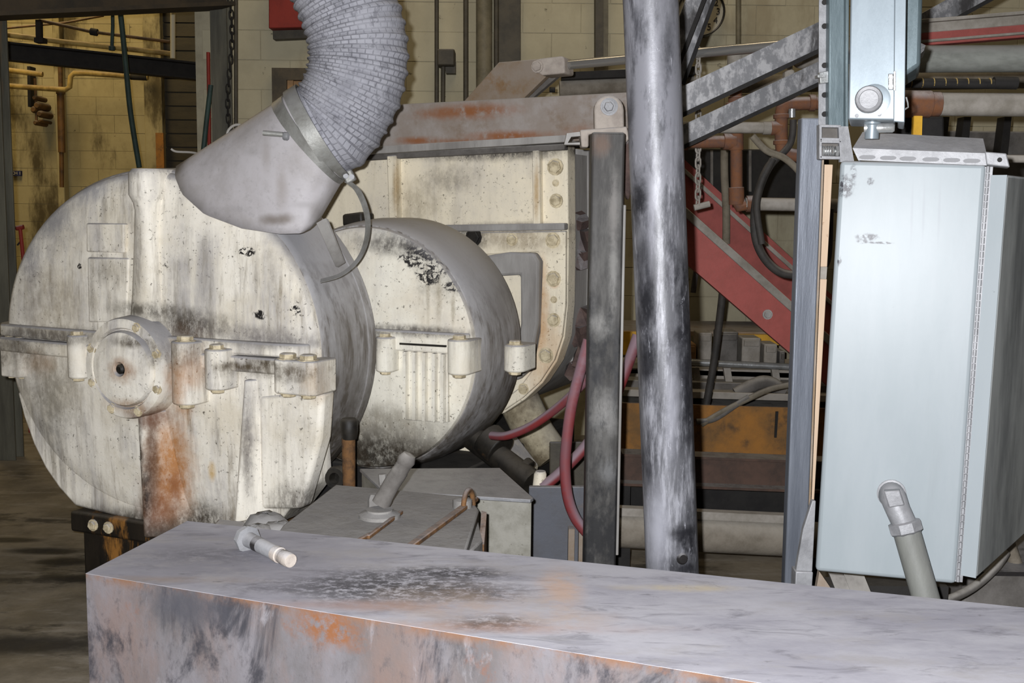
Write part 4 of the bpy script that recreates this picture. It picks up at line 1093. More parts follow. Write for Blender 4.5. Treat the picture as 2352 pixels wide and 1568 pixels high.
# loop of wire and stray wire behind the hood
b = MB(); b.tube(spline([P(520, 322, 4.5), P(524, 300, 4.5), P(540, 287, 4.5), P(560, 290, 4.5), P(570, 305, 4.5), P(560, 318, 4.5)], 6), rpx(3, 4.5), 8); tag(b.build('wire_loop', 'clear'), 'small pale wire loop on the upper edge of the fume hood', 'wire')
b = MB(); b.tube(spline([P(393, 342, 4.62), P(405, 348, 4.62), P(440, 350, 4.6), P(470, 356, 4.56)], 6), rpx(2.5, 4.6), 8); tag(b.build('stray_wire', 'clear'), 'thin pale wire end poking out behind the fume hood', 'wire')

# ================================================================== GUARD BOX AND PLATE IN FRONT OF THE MIXER
def top_quad(name, pts, z, thick, mat, parent, bev=.006):
    b = MB(); b.prism([PZ(x, y, z) for x, y in pts], (0, 0, -thick)); return b.build(name, mat, parent, bev=bev)


gz = .62
A_, B_, C_, D_ = PZ(830, 1078, gz), PZ(1146, 1076, gz), PZ(1222, 1142, gz), PZ(880, 1122, gz)
gb = thing('guard_box', 'grey green sheet metal guard box below the second drum', 'box', V(((A_.x + C_.x) / 2, (A_.y + C_.y) / 2, 0)))
b = MB(); b.prism([A_, B_, C_, D_], (0, 0, -gz)); b.build('casing', 'gbox', gb, bev=.006)
b = MB(); b.prism([PZ(x, y, gz + .006) for x, y in ((826, 1076), (1148, 1074), (1225, 1143), (1218, 1147), (880, 1126))], (0, 0, -.012)); b.build('top_sheet', 'tray', gb, bev=.002)
for (x0, y0, x1, y1) in ((1118, 1160, 1116, 1182), (1160, 1162, 1172, 1190), (1146, 1200, 1158, 1194)):
    pass
pt = thing('dusty_cover_plate', 'grey dust caked cover plate with grooves beside the guard box', 'cover', PZ(870, 1230, 0.))
pz = .68
top_quad('plate', [(650, 1205), (770, 1112), (1080, 1140), (1100, 1170), (1066, 1276), (1000, 1268), (760, 1240), (636, 1224)], pz, .04, 'gplate', pt)
b = MB(); b.prism([PZ(x, y, pz - .04) for x, y in ((655, 1210), (775, 1120), (1075, 1148), (1090, 1180), (1055, 1272), (760, 1238), (645, 1222))], (0, 0, -pz + .04)); b.build('pedestal', 'dark', pt)
def strip(pa, pb, w, h, name, mat):
    a, c = PZ(*pa, pz), PZ(*pb, pz); d = (c - a).normalized(); s_ = d.cross(UPZ) * w / 2
    b = MB(); b.prism([a - s_, a + s_, c + s_, c - s_], (0, 0, h)); return b.build(name, mat, pt, bev=.003)


strip((845, 1238), (922, 1180), .012, .012, 'seam_bar', 'rustbar'); strip((820, 1248), (850, 1232), .012, .012, 'seam_bar', 'rustbar')
strip((940, 1262), (1092, 1150), .022, .014, 'edge_bar', 'rustbar')
top_quad('low_step', [(1000, 1262), (1098, 1190), (1108, 1240), (1070, 1276)], pz - .03, .05, 'gplate', pt)
b = MB(); b.prism([PZ(1106, 1172, pz), PZ(1118, 1176, pz), PZ(1112, 1250, pz - .05), PZ(1100, 1250, pz - .05)], (0, 0, -.2)); b.build('end_plate', 'rustbar', pt)
a = PZ(862, 1150, pz)
m = MB(); m.lathe(PZ(872, 1187, pz), UPZ, [(.062, 0), (.062, .010), (.05, .014), (.04, .018), (.04, .024), (.0, .024)], 24); m.build('boss', 'gplate', pt)
m = MB(); m.lathe(PZ(866, 1168, pz), UPZ, [(.03, 0), (.03, .035), (.024, .048), (0, .05)], 8); m.build('cap_nut', 'gplate', pt)
hp_ = spline([PZ(874, 1158, pz + .03), PZ(872, 1150, pz + .04) + V((.035, 0, .05)), PZ(872, 1150, pz + .04) + V((.06, .0, .09)), PZ(872, 1150, pz + .04) + V((.082, .0, .128))], 6)
m = MB(); m.tube(hp_, [.028] * 3 + [.026] * 10 + [.024] * 6, 14); m.build('lever', 'dgrey', pt)
m = MB(); m.lathe(hp_[-1], hp_[-1] - hp_[-2], [(.024, -.02), (.028, 0), (.02, .018), (0, .022)], 14); m.build('lever_knob', 'dgrey', pt)
m = MB(); m.cyl(P(878, 1088, 3.7), P(880, 1112, 3.7), .014, 8); m.build('stud', 'gplate', pt)
ep = []
e0 = PZ(1080, 1165, pz)
for i in range(15):
    a = pi * i / 14; ep.append(e0 + V((-.006, 0, 0)) + V((.028 * -cos(a) * .5, -.03 * cos(a), .055 * sin(a) + .0)))
m = MB(); m.tube(ep, .0085, 10); m.build('lifting_eye', 'rustbar', pt)
m = MB(); m.lathe(PZ(1062, 1165, pz), UPZ, [(.03, 0), (.03, .025), (.015, .03)], 12); m.build('eye_base', 'gplate', pt)
for (x, y, r) in ((612, 1185, .07), (590, 1212, .06), (640, 1205, .06)):
    p = PZ(x, y, .66); m = MB(); m.lathe(p + V((0, 0, -.08)), UPZ, [(r, 0), (r * 1.05, .03), (r * .95, .06), (r * .6, .085), (r * .3, .09), (0, .09)], 11)
    for v_ in m.bm.verts: v_.co += V((random.uniform(-1, 1), random.uniform(-1, 1), random.uniform(-1, .6))) * .006
    m.build('dust_clod', 'gplate', pt, smooth=70)
st_ = thing('rusty_rod', 'rusty orange rod standing between the two drums', 'rod', P(802, 1122, 4.25))
m = MB(); m.tube([P(800, 985, 4.25), P(802, 1124, 4.25)], [.027, .024], 12); m.build('rod', 'rustbar', st_)
m = MB(); m.lathe(P(802, 990, 4.25), UPZ, [(.028, -.03), (.034, 0), (.034, .04), (.026, .05)], 14); m.build('head', 'grease', st_)
nt = thing('ring_nut', 'greasy ring nut lying behind the rusty rod', 'nut', P(775, 1130, 4.35))
m = MB(); m.lathe(P(773, 1097, 4.3), (-.3, -1, .1), [(.022, -.03), (.045, -.03), (.047, 0), (.04, .02), (.022, .02), (.022, -.03)], 20); m.build('ring', 'grease', nt)
sb = PZ(540, 1195, .5)
b = MB(); b.prism([PZ(x, y, .5) for x, y in ((500, 1190), (560, 1196), (600, 1215), (480, 1215))], (0, 0, -.5)); t = tag(b.build('cream_block', 'drum', bev=.01), 'cream oily block showing just behind the dusty steel box', 'block')

# sheet and channels right of the guard box
sg = thing('sheet_panel', 'blue grey sheet panel between guard box and square post', 'panel', V((P(1285, 1200, 4.3).x, 4.3, 0)))
b = MB(); b.prism([P(1215, 1118, 4.4), P(1352, 1118, 4.4), V((P(1352, 1118, 4.4).x, 4.4, 0)), V((P(1215, 1118, 4.4).x, 4.4, 0))], (0, .03, 0)); b.build('sheet', 'bluegrey', sg, bev=.004)
for x in (1306, 1330):
    m = MB(); m.prism([P(x, 1215, 4.35), P(x + 14, 1215, 4.35), V((P(x + 14, 1215, 4.35).x, 4.35, 0)), V((P(x, 1215, 4.35).x, 4.35, 0))], (0, .06, 0)); m.build('channel', 'bracket', sg)
m = MB(); m.prism([P(x, y, 5.2) for x, y in ((1262, 1015), (1352, 1015), (1352, 1120), (1262, 1120))], (0, .02, 0)); o = tag(m.build('brown_plate', 'conduitd', bev=.006), 'brown rusty plate behind the red hoses', 'plate')
# red hoses
def hose(pts, Y, r, label, mat='hose', Y2=None, cat='hose', name='rubber_hose', group=None):
    path = spline(pxline(pts, Y, Y2), 8); b = MB(); b.tube(path, r * Y / F, 12); return tag(b.build(name, mat, smooth=60), label, cat, group)


hose([(1352, 780), (1333, 850), (1313, 930), (1302, 1010), (1298, 1075), (1304, 1140), (1322, 1190), (1352, 1228)], 4.15, 13, 'dusty red hose hanging in a long bow left of the square post')
hose([(1130, 1000), (1165, 1000), (1220, 978), (1275, 940), (1320, 900), (1362, 856)], 4.6, 10, 'dusty red hose reaching from under the second drum to the square post', Y2=4.22)
hose([(1245, 1120), (1290, 1082), (1340, 1030), (1390, 960), (1430, 870), (1465, 770)], 4.5, 13, 'dusty red hose rising behind the square post', Y2=4.6)

# ================================================================== POST AND SCUFFED PIPE
pc = P(1388, 800, 4.0); hw = .0575
ps = thing('square_post', 'square greasy steel post between the mixer and the scuffed pipe', 'post', V((pc.x, 4.05, 0)))
zt_ = P(1388, 303, 4.0).z
b = MB(); b.box((pc.x - hw, 4.0, 0), (pc.x + hw, 4.11, zt_)); b.build('tube', 'post', ps, bev=.008)
b = MB(); b.box((pc.x + hw - .002, 4.03, .35), (pc.x + hw + .012, 4.10, zt_ - .25)); b.build('side_strip', 'bare', ps, bev=.003)
b = MB(); b.box((pc.x - .1, 3.95, 0), (pc.x + .1, 4.16, .015)); b.build('base_plate', 'post', ps)
top_ = P(1486, -220, 3.4); bot = P(1545, 1330, 3.4); dd = bot - top_; bot2 = top_ + dd * (top_.z / -dd.z)
b = MB(); b.tube([top_, top_.lerp(bot2, .5), bot2], .081, 40)
pp = thing('scuffed_pipe', 'thick leaning steel pipe with white scuffs and black smears', 'pipe', bot2)
b.build('tube', 'pipe', pp, smooth=60)
m = MB(); m.lathe(bot2, UPZ, [(.14, 0), (.14, .012), (.085, .014)], 32); m.build('base_flange', 'pipe', pp)
m = MB(); m.lathe(P(1543, 1265, 3.4) + V((.02, -.075, 0)), (.3, -1, .1), [(.018, -.03), (.018, .004), (.013, .010), (0, .011)], 14); m.build('plug', 'blackp', pp)

# ================================================================== STEEL STEPS, BEAMS, CLUTTER (middle right)
cprof = lambda h, d, t: [(-d, h / 2), (0, h / 2), (0, -h / 2), (-d, -h / 2), (-d, -h / 2 + t), (-t, -h / 2 + t), (-t, h / 2 - t), (-d, h / 2 - t)]


def channel(name, a, b_, h, d, mat, label, flip=1, cat='beam', t=.01):
    a, b_ = V(a), V(b_); m = MB(); pr = cprof(h, d, t)
    dirn = (b_ - a).normalized(); side = dirn.cross(UPZ).normalized()
    if side.y > 0: pr = [(-x, y) for x, y in pr]       # web towards the viewer, flanges going back
    m.sweep(pr, a, b_); return m, label


def chan_thing(name, a, b_, h, d, mat, label, cat='beam', bolts=(), Y=6):
    m, _ = channel(name, a, b_, h, d, mat, label)
    t = thing(name, label, cat, V(b_) if V(b_).z < V(a).z else V(a)); o = m.build('channel', mat, t, smooth=0)
    for (x, y, r) in bolts: bolt(o, P(x, y, Y), (0, -1, 0), rpx(r, Y), 'bare')
    return t


def midline(xa, ya, xb, yb, Y, ext0, ext1):
    dx, dy = xb - xa, yb - ya
    return P(xa - dx * ext0, ya - dy * ext0, Y), P(xb + dx * ext1, yb + dy * ext1, Y)


a, b_ = midline(1573, 540, 1825, 758, 5.8, .25, 2.06)
chan_thing('red_stringer', a, b_, .205, .09, 'red', 'bright red sloping steel channel nearest the grey strut', bolts=((1763, 722, 9),), Y=5.79)
a, b_ = midline(1573, 430, 1830, 665, 6.35, .2, 2.04)
chan_thing('red_stringer', a, b_, .22, .09, 'redd', 'dull red sloping steel channel behind the bright red one')
for par, (xa, ya, xb, yb), Yl, hh in ((bpy.data.objects['red_stringer'], (1573, 473, 1825, 698), 5.785, 24), (bpy.data.objects['red_stringer.001'], (1573, 386, 1830, 618), 6.335, 12)):
    p0, p1 = midline(xa, ya, xb, yb, Yl, .2, 1.9); dz_ = V((0, 0, -rpx(hh, Yl)))
    m = MB(); m.prism([p0, p1, p1 + dz_, p0 + dz_], (0, .05, 0)); m.build('dusty_lip', 'lgrey', par, bev=.004)
b = MB(); b.cyl(P(1601, 604, 5.9), P(1592, 672, 5.9), rpx(6.5, 5.9)); tag(b.build('step_pin', 'dgrey'), 'short grey pin below the bright red channel', 'pin')
# chain with T handle
YC = ra.y - .55 * (1604 - 1294) / (1900 - 1294.)
t = thing('hanging_chain', 'grey link chain with a T handle hanging beside the scuffed pipe', 'chain', P(1604, 480, YC))
lk2 = link_mesh('steel_link', 'lgrey', .012, .037, .0048)
for i in range(20): inst(lk2, 'chain_link', Matrix.Translation(P(1604 - (.0 if i < 8 else (i - 8) * .1), 122 + i * 18.0, YC)) @ Matrix.Rotation(pi / 2 * (i % 2) + .35, 4, 'Z'), t)
m = MB(); m.cyl(P(1594, 477, YC), P(1630, 468, YC), .014, 10); m.build('handle', 'lgrey', t)
# angle irons
ang = lambda w, t: [(-w / 2, w / 2), (w / 2, w / 2), (w / 2, w / 2 - t), (-w / 2 + t, w / 2 - t), (-w / 2 + t, -w / 2), (-w / 2, -w / 2)]


def angle(name, pa, pb, Ya, Yb, wpx, label, mat='angle', lip=.5):
    a, b_ = P(*pa, Ya), P(*pb, Yb); k = Ya / F; w = wpx * k
    d = (b_ - a).normalized(); side = V((0, 1, 0)); u_ = side.cross(d).normalized()
    if u_.z < 0: u_ = -u_
    t = thing(name, label, 'beam', a if a.z < b_.z else b_)
    m = MB(); m.prism([a + u_ * w / 2, b_ + u_ * w / 2, b_ - u_ * w / 2, a - u_ * w / 2], (0, .008, 0)); m.build('web', mat, t)
    m = MB(); m.prism([a - u_ * (w / 2), b_ - u_ * (w / 2), b_ - u_ * (w / 2 + .016), a - u_ * (w / 2 + .016)], (0, -w * lip * .4, 0)); m.build('lower_flange', 'dark', t)
    m = MB(); m.prism([a + u_ * (w / 2 + .006), b_ + u_ * (w / 2 + .006), b_ + u_ * (w / 2), a + u_ * (w / 2)], (0, .06, 0)); m.build('upper_flange', mat, t)
    return t


angle('angle_brace', (1480, 272), (1925, 62), 4.3, 4.3, 50, 'dusty steel angle sloping up to the galvanised column, nearest one')
angle('angle_brace', (1560, 316), (1920, 148), 4.75, 4.75, 38, 'dusty steel angle sloping behind the nearest brace')
angle('angle_brace', (1530, 170), (1618, -60), 4.75, 4.75, 30, 'steep grey brace passing in front of the clock')
angle('angle_brace', (1556, 190), (1655, -80), 4.92, 4.92, 18, 'second steep brace right behind the one over the clock')
# rusty pipework
YR = 5.0
pipe('rusty_pipe', [(1690, 195), (1691, 300), (1692, 462), (1698, 474), (1712, 470)], YR, 14, 'rustpipe', 'rusty vertical pipe with union right of the hanging chain', 'pipe',
     fit=(((1690, 222), (1690, 240), 17, 'rustpipe'), ((1690, 236), (1690, 262), 23, 'rustpipe'), ((1690, 262), (1690, 275), 18, 'rustpipe'), ((1691, 298), (1691, 345), 16.5, 'rustpipe'), ((1691, 430), (1692, 470), 18, 'rustpipe')))
pipe('grey_pipe', [(1712, 468), (1940, 472)], YR, 15, 'lgrey', 'dusty level pipe from the rusty elbow towards the grey enclosure', 'pipe', fit=(((1714, 468), (1735, 468), 19, 'rustpipe'),))
pipe('grey_pipe', [(1560, 292), (1740, 293), (1775, 294)], YR - .1, 13, 'lgrey', 'dusty level pipe passing in front of the rusty vertical pipe', 'pipe', fit=(((1752, 294), (1778, 294), 15, 'lgrey'),))
pipe('rusty_pipe', [(1545, 327), (1690, 325)], YR, 14, 'rustpipe', 'short rusty level pipe joining the vertical rusty pipe', 'pipe', fit=(((1662, 325), (1690, 325), 19, 'rustpipe'), ((1562, 327), (1580, 327), 18, 'rustpipe')))
pipe('rusty_pipe', [(1905, 236), (1825, 238), (1802, 243), (1795, 262), (1795, 330), (1800, 348), (1820, 356), (1850, 358)], YR - .1, 15, 'rustpipe', 'pinkish rusty pipe with two elbows left of the strut', 'pipe', k=5,
     fit=(((1795, 262), (1795, 272), 19, 'rustpipe'), ((1795, 322), (1795, 332), 19, 'rustpipe'), ((1858, 236), (1872, 236), 19, 'rustpipe'), ((1770, 294), (1795, 294), 16, 'rustpipe')))
t = thing('shut_off_valve', 'dusty grey valve above the pinkish rusty pipe', 'valve', P(1808, 232, YR))
m = MB(); m.hexa([P(1803, 160, YR - .12), P(1826, 160, YR - .12), P(1828, 228, YR - .12), P(1802, 228, YR - .12)], (0, .05, 0)); m.build('body', 'lgrey', t, bev=.008)
m = MB(); m.cyl(P(1814, 150, YR + .02), P(1814, 164, YR + .02), .012, 10); m.build('stem', 'lgrey', t)
m = MB(); m.cyl(P(1803, 205, YR - .02), P(1795, 208, YR - .02), .014, 10); m.build('side_knob', 'steel', t)
b = MB(); b.cyl(P(1819, 270, 4.88), P(1819, 250, 4.88), rpx(8, 4.9), 12); tag(b.build('brass_nipple', 'steel'), 'short bright nipple below the pinkish rusty pipe', 'fitting')
t = thing('pipe_elbow', 'large dusty grey elbow on the chrome rod line', 'elbow', P(1690, 150, 5.3))
m = MB(); m.lathe(P(1690, 152, 5.1), UPZ, [(rpx(20, 5.1), 0), (rpx(20, 5.1), .07), (rpx(15, 5.1), .09), (0, .092)], 18); m.build('body', 'lgrey', t)
m = MB(); m.cyl(P(1700, 133, 5.1), P(1738, 128, 5.1), rpx(17, 5.1), 16); m.build('spigot', 'lgrey', t)
t = thing('capped_pipe', 'dusty white pipe cap behind the sloping braces', 'cap', P(1855, 150, 5.4))
m = MB(); m.lathe(P(1855, 132, 5.3), (-.8, -.6, 0), [(rpx(26, 5.3), -.06), (rpx(26, 5.3), .05), (rpx(20, 5.3), .07), (0, .075)], 18); m.build('cap', 'lgrey', t)
m = MB(); m.cyl(P(1860, 132, 5.4), P(1960, 128, 5.4), rpx(18, 5.4), 14); m.build('tube', 'rustpipe', t)
b = MB(); b.hexa([P(1560, 340, 7.2), P(1905, 345, 7.2), P(1905, 460, 7.2), P(1560, 460, 7.2)], (0, .79, 0)); t = thing('dark_cabinet', 'dark steel cabinet high behind the pipes', 'cabinet', P(1735, 460, 7.3)); b.build('body', 'dark', t, bev=.01)
for x in (1632, 1720): m = MB(); m.hexa([P(x, 345, 7.19), P(x + 6, 345, 7.19), P(x + 6, 440, 7.19), P(x, 440, 7.19)], (0, .03, 0)); m.build('bar', 'dgrey', t)
# cables
hose([(1796, 350), (1765, 385), (1742, 440), (1733, 500), (1738, 555), (1760, 598), (1795, 626), (1840, 630), (1880, 618), (1900, 590), (1905, 480)], 4.93, 10, 'thick black cable hanging in a U loop by the strut', 'black', cat='cable', name='power_cable')
hose([(1775, 365), (1748, 420), (1738, 480), (1750, 560)], 4.9, 8, 'second black cable lying along the U loop', 'black', cat='cable', name='power_cable')
hose([(1728, 312), (1760, 345), (1800, 362), (1832, 390), (1850, 420)], 4.85, 8, 'grey cable curving below the rusty elbows', 'beige', cat='cable', name='power_cable')
hose([(1822, 275), (1820, 310), (1812, 335), (1790, 360)], 4.87, 8, 'short dark cable behind the lower rusty elbow', 'black', cat='cable', name='power_cable')
hose([(1664, 330), (1664, 400), (1668, 480), (1668, 560)], 6.31, 9, 'pale hose dropping between the two red channels', 'beige')
hose([(1662, 655), (1652, 740), (1640, 830), (1622, 930), (1600, 1040)], 6.0, 9, 'dark hose falling below the red channels to the floor', 'black')
hose([(1610, 975), (1660, 945), (1720, 915), (1770, 893), (1830, 880)], 5.87, 7, 'thin brown cable sagging in front of the orange sheet', 'beige', cat='cable', name='power_cable')
hose([(1600, 968), (1640, 962), (1690, 930), (1720, 912)], 5.87, 7, 'grey cable looping under the thin brown cable', 'dgrey', cat='cable', name='power_cable')
# bench rail with grey blocks
t = thing('shelf_rail', 'long yellow edged shelf under the block wall behind the red channels', 'shelf', V((P(1700, 800, 7.0).x, 7.2, 0)))
b = MB(); zr = P(1700, 762, 7.2).z; b.box((P(1430, 760, 7.2).x, 7.2, zr - .03), (P(1980, 760, 7.2).x, 7.9, zr)); b.build('board', 'bracket', t)
b = MB(); b.box((P(1692, 770, 7.2).x, 7.14, P(1760, 792, 7.14).z), (P(1980, 770, 7.2).x, 7.2, zr - .01)); b.build('yellow_edge', 'yellow', t)
b = MB(); b.box((P(1430, 770, 7.2).x, 7.15, P(1460, 815, 7.15).z), (P(1468, 770, 7.2).x, 7.2, zr)); b.build('yellow_end', 'yellow', t)
for x in (1440, 1950):
    m = MB(); m.box((P(x, 770, 7.4).x, 7.4, 0), (P(x, 770, 7.4).x + .06, 7.46, zr - .03)); m.build('leg', 'dgrey', t)
zb_ = P(1700, 836, 6.7).z
mt_ = thing('machine_bed', 'long dusty machine bed with shiny front rail below the red channels', 'machine', V((P(1700, 900, 6.6).x, 6.7, 0)))
b = MB(); b.box((P(1400, 840, 6.55).x, 6.6, zb_ - .08), (P(1985, 840, 6.6).x, 7.12, zb_ - .02)); b.build('table', 'lgrey', mt_, bev=.006)
m = MB(); m.cyl(P(1560, 830, 6.5), P(1985, 851, 6.5), rpx(8, 6.5), 12); m.build('front_rail', 'steel', mt_)
for i, (y0, y1, mm, Yb) in enumerate(((850, 864, 'dgrey', 6.6), (878, 900, 'dgrey', 6.45), (900, 916, 'lgrey', 6.35), (930, 944, 'dgrey', 6.5))):
    m = MB(); m.hexa([P(1430, y0 - 6, Yb), P(1985, y0 + 10, Yb), P(1985, y1 + 10, Yb), P(1430, y1 - 6, Yb)], (0, .25, 0)); m.build('bar', mm, mt_, bev=.004)
for x in (1590, 1662, 1772):
    m = MB(); m.hexa([P(x, 845, 6.5), P(x + 16, 845, 6.5), P(x + 26, 910, 6.5), P(x + 10, 910, 6.5)], (0, .04, 0)); m.build('stay', 'lgrey', mt_)
m = MB(); m.hexa([P(1430, 860, 6.9), P(1985, 875, 6.9), P(1985, 1000, 6.9), P(1430, 1000, 6.9)], (0, .2, 0)); m.build('dark_core', 'dark', mt_)
m = MB(); m.tube(spline(pxline([(1690, 905), (1740, 880), (1770, 880), (1800, 900)], 6.4), 5), rpx(16, 6.4), 12); m.build('bent_duct', 'dgrey', mt_)
m = MB(); m.box((P(1430, 1000, 6.8).x, 6.8, 0), (P(1985, 1000, 6.8).x, 7.1, zb_ - .3)); m.build('plinth', 'dark', mt_)
BL = ((1576, 1600, 790, 834, 'tan', 'tan upright block at the left end of the machine bed'), (1602, 1636, 764, 834, 'lgrey', 'pale rough block beside the tan one on the machine bed'),
      (1648, 1696, 762, 836, 'dgrey', 'dark grey block on the machine bed right of the dark hose'), (1703, 1748, 776, 840, 'lgrey', 'pale grey block below the yellow shelf edge'),
      (1754, 1786, 790, 840, 'lgrey', 'smaller pale block to the right of the pale grey one'), (1790, 1804, 806, 842, 'dgrey', 'narrow grey block last before the strut'))
for (x0, x1, y0, y1, mm, lab) in BL:
    p0 = P(x0, y1, 6.72); p1 = P(x1, y0, 6.72)
    tt = thing('metal_block', lab, 'block', V(((p0.x + p1.x) / 2, 6.8, zb_ - .02)), 'blocks on the machine bed')
    m = MB(); m.box((p0.x, 6.72, zb_ - .018), (p1.x, 6.9, p1.z)); m.build('body', mm, tt, bev=.008)
    m = MB(); m.box((p0.x + .01, 6.705, p1.z - .05), (p1.x - .01, 6.73, p1.z - .012)); m.build('lug', mm, tt, bev=.004)
# orange sheet, I beam, thick pipe
os_ = thing('rusty_sheet', 'orange rusty sheet behind the brown I beam', 'sheet', V((P(1700, 1000, 5.9).x, 5.9, 0)))
b = MB(); b.hexa([P(1425, 925, 5.9), P(1960, 940, 5.9), P(1960, 1120, 5.9), P(1425, 1110, 5.9)], (0, .02, 0)); b.build('sheet', 'orange', os_)
m = MB(); m.hexa([P(1782, 945, 5.89), P(1788, 945, 5.89), P(1784, 1005, 5.89), P(1779, 1005, 5.89)], (0, .01, 0)); m.build('slot', 'dark', os_)
for x in (1430, 1930): m = MB(); m.box((P(x, 1100, 5.93).x, 5.93, 0), (P(x, 1100, 5.93).x + .06, 5.99, P(1600, 1110, 5.93).z + .1)); m.build('leg', 'dark', os_)
ib = MB(); a = P(1425, 1072, 5.2); b_ = P(1900, 1090, 5.2); h = .075
ib.sweep([(-.06, -h), (.06, -h), (.06, -h + .012), (.006, -h + .016), (.006, h - .016), (.06, h - .012), (.06, h), (-.06, h), (-.06, h - .012), (-.006, h - .016), (-.006, -h + .016), (-.06, -h + .012)], a, b_)
MT['ibrown'] = simple('brown_beam_paint', (84, 64, 54), (62, 50, 44), 8, dust=1.0, dustc=(140, 134, 128), rough=.8)
it = thing('i_beam', 'brown dusty I beam lying level behind the scuffed pipe', 'beam', V(((a.x + b_.x) / 2, 5.2, 0))); ib.build('beam', 'ibrown', it, smooth=0)
for x in (1432, 1885): m = MB(); m.box((P(x, 1100, 5.2).x - .03, 5.17, 0), (P(x, 1100, 5.2).x + .03, 5.23, P(x, 1106, 5.2).z)); m.build('leg', 'dark', it)
b = MB(); b.box((P(1425, 1150, 5.45).x, 5.45, 0), (P(1890, 1150, 5.45).x, 5.55, P(1600, 1120, 5.45).z)); tag(b.build('dark_gap_panel', 'dark'), 'black panel standing in for the unlit opening below the I beam', 'board')  # black slab added where there is only the shade of an opening
ZL = P(1600, 1228, 4.7)
lp = thing('lagged_pipe', 'thick dust crusted pipe lying low behind the scuffed pipe', 'pipe', V((ZL.x, 4.7, 0)))
m = MB(); m.cyl(P(1418, 1216, 4.7), P(1880, 1240, 4.7), rpx(42, 4.7), 24); m.build('tube', 'bigpipe', lp)
m = MB(); m.hexa([P(1418, 1166, 4.66), P(1850, 1186, 4.66), P(1850, 1204, 4.66), P(1418, 1184, 4.66)], (0, .05, 0)); m.build('top_angle', 'lgrey', lp)
for x in (1430, 1860): m = MB(); m.box((P(x, 1250, 4.75).x - .03, 4.72, 0), (P(x, 1250, 4.75).x + .03, 4.8, P(x, 1240, 4.75).z)); m.build('saddle', 'dark', lp)

# ================================================================== STRUT FRAME
YS = 3.25
sf = thing('strut_post', 'blue grey galvanised strut leaning left of the grey enclosure', 'post', V((P(1818, 1340, YS).x, YS, 0)))
a = P(1862, 272, YS); b_ = P(1822, 1345, YS); b_ = a + (b_ - a) * (a.z / (a.z - b_.z))
b = MB(); b.bar(a, b_, rpx(50, YS), .045); b.build('channel', 'strut', sf, bev=.004)
b = MB(); sh = V((rpx(26, YS), .012, 0)); b.bar(a + sh, b_ + sh, .012, .05); b.build('side_flange', 'bracket', sf)
w = thing('wooden_batten', 'pale raw wooden batten standing between strut and grey enclosure', 'batten', P(1862, 1170, 3.36))
YB = 3.36
b = MB(); b.bar(P(1899, 378, YB), P(1886, 612, YB), rpx(22, YB), .03); b.build('upper_length', 'wood', w, bev=.002)
b = MB(); b.bar(P(1886, 612, YB), P(1884, 640, YB), rpx(22, YB), .028); b.build('grey_splice', 'lgrey', w)
b = MB(); b.bar(P(1884, 640, YB), P(1852, 1200, YB), rpx(25, YB), .03); b.build('lower_length', 'wood', w, bev=.002)
pl = thing('foot_bracket', 'dusty steel foot bracket left of the enclosure bottom', 'bracket', P(1850, 1350, 3.1))
m = MB(); m.hexa([P(1866, 1150, 3.03), P(1874, 1150, 3.03), P(1866, 1312, 3.03), P(1828, 1312, 3.03), P(1845, 1215, 3.03)], (0, .02, 0)); m.build('gusset', 'tray', pl, bev=.002)
m = MB(); m.hexa([P(1828, 1312, 3.02), P(1868, 1314, 3.02), P(1862, 1400, 3.02), P(1824, 1400, 3.02)], (0, .05, 0)); m.build('foot', 'tray', pl, bev=.003)
m = MB(); m.hexa([P(1882, 1312, 3.2), P(1925, 1375, 3.2), P(1885, 1390, 3.2), P(1872, 1370, 3.2)], (0, .02, 0)); m.build('brace', 'bracket', pl)
m = MB(); m.box((P(1850, 1350, 3.15).x - .03, 3.14, 0), (P(1850, 1350, 3.15).x + .03, 3.2, P(1850, 1395, 3.15).z)); m.build('leg', 'tray', pl)

# ================================================================== ELECTRICAL ENCLOSURE
CA = radians(18.5); cw = V((cos(CA), -sin(CA), 0)); cn = V((sin(CA), cos(CA), -.042)).normalized()
c0 = P(1874, 1312, 3.05)
q = [PL(x, y, c0, cn) for x, y in ((1930, 368), (2266, 376), (2196, 1342), (1872, 1312))]
en = thing('electrical_enclosure', 'tall light grey electrical enclosure with scuff marks on its flank', 'enclosure', V((c0.x + .2, c0.y + .1, c0.z)))
b = MB(); b.prism(q, cn * .30); b.build('body', 'cab', en, bev=.012, seg=3)
# piano hinge
ha = PL(2270, 382, c0 - cn * .004, cn); hb = PL(2200, 1338, c0 - cn * .004, cn)
b = MB(); nseg = 60
for i in range(nseg):
    s0 = ha.lerp(hb, i / nseg); s1 = ha.lerp(hb, (i + .86) / nseg)
    b.cyl(s0, s1, .0045, 6)
o = b.build('piano_hinge', 'tray', en); o['kind'] = 'stuff'
b = MB(); b.prism([ha + cn * .01 - cw * .008, ha + cn * .01 + cw * .012, hb + cn * .01 + cw * .012, hb + cn * .01 - cw * .008], cn * .02); b.build('hinge_leaf', 'tray', en)
# door standing ajar
dv = V((sin(radians(37)), cos(radians(37)), 0)); dn_ = V((cos(radians(37)), -sin(radians(37)), 0))
dt = PL(2277, 402, c0, cn); db = PL(2207, 1320, c0, cn)
dr = MB(); th = .040
dr.prism([dt, dt + dn_ * th, db + dn_ * th, db], dv * .75); dr.build('door', 'cabd', en, bev=.006)
dr = MB(); dr.prism([dt - dv * .003, dt + dn_ * (th - .001) - dv * .003, db + dn_ * (th - .001) - dv * .003, db - dv * .003], dv * .004); dr.build('door_edge', 'cab', en)
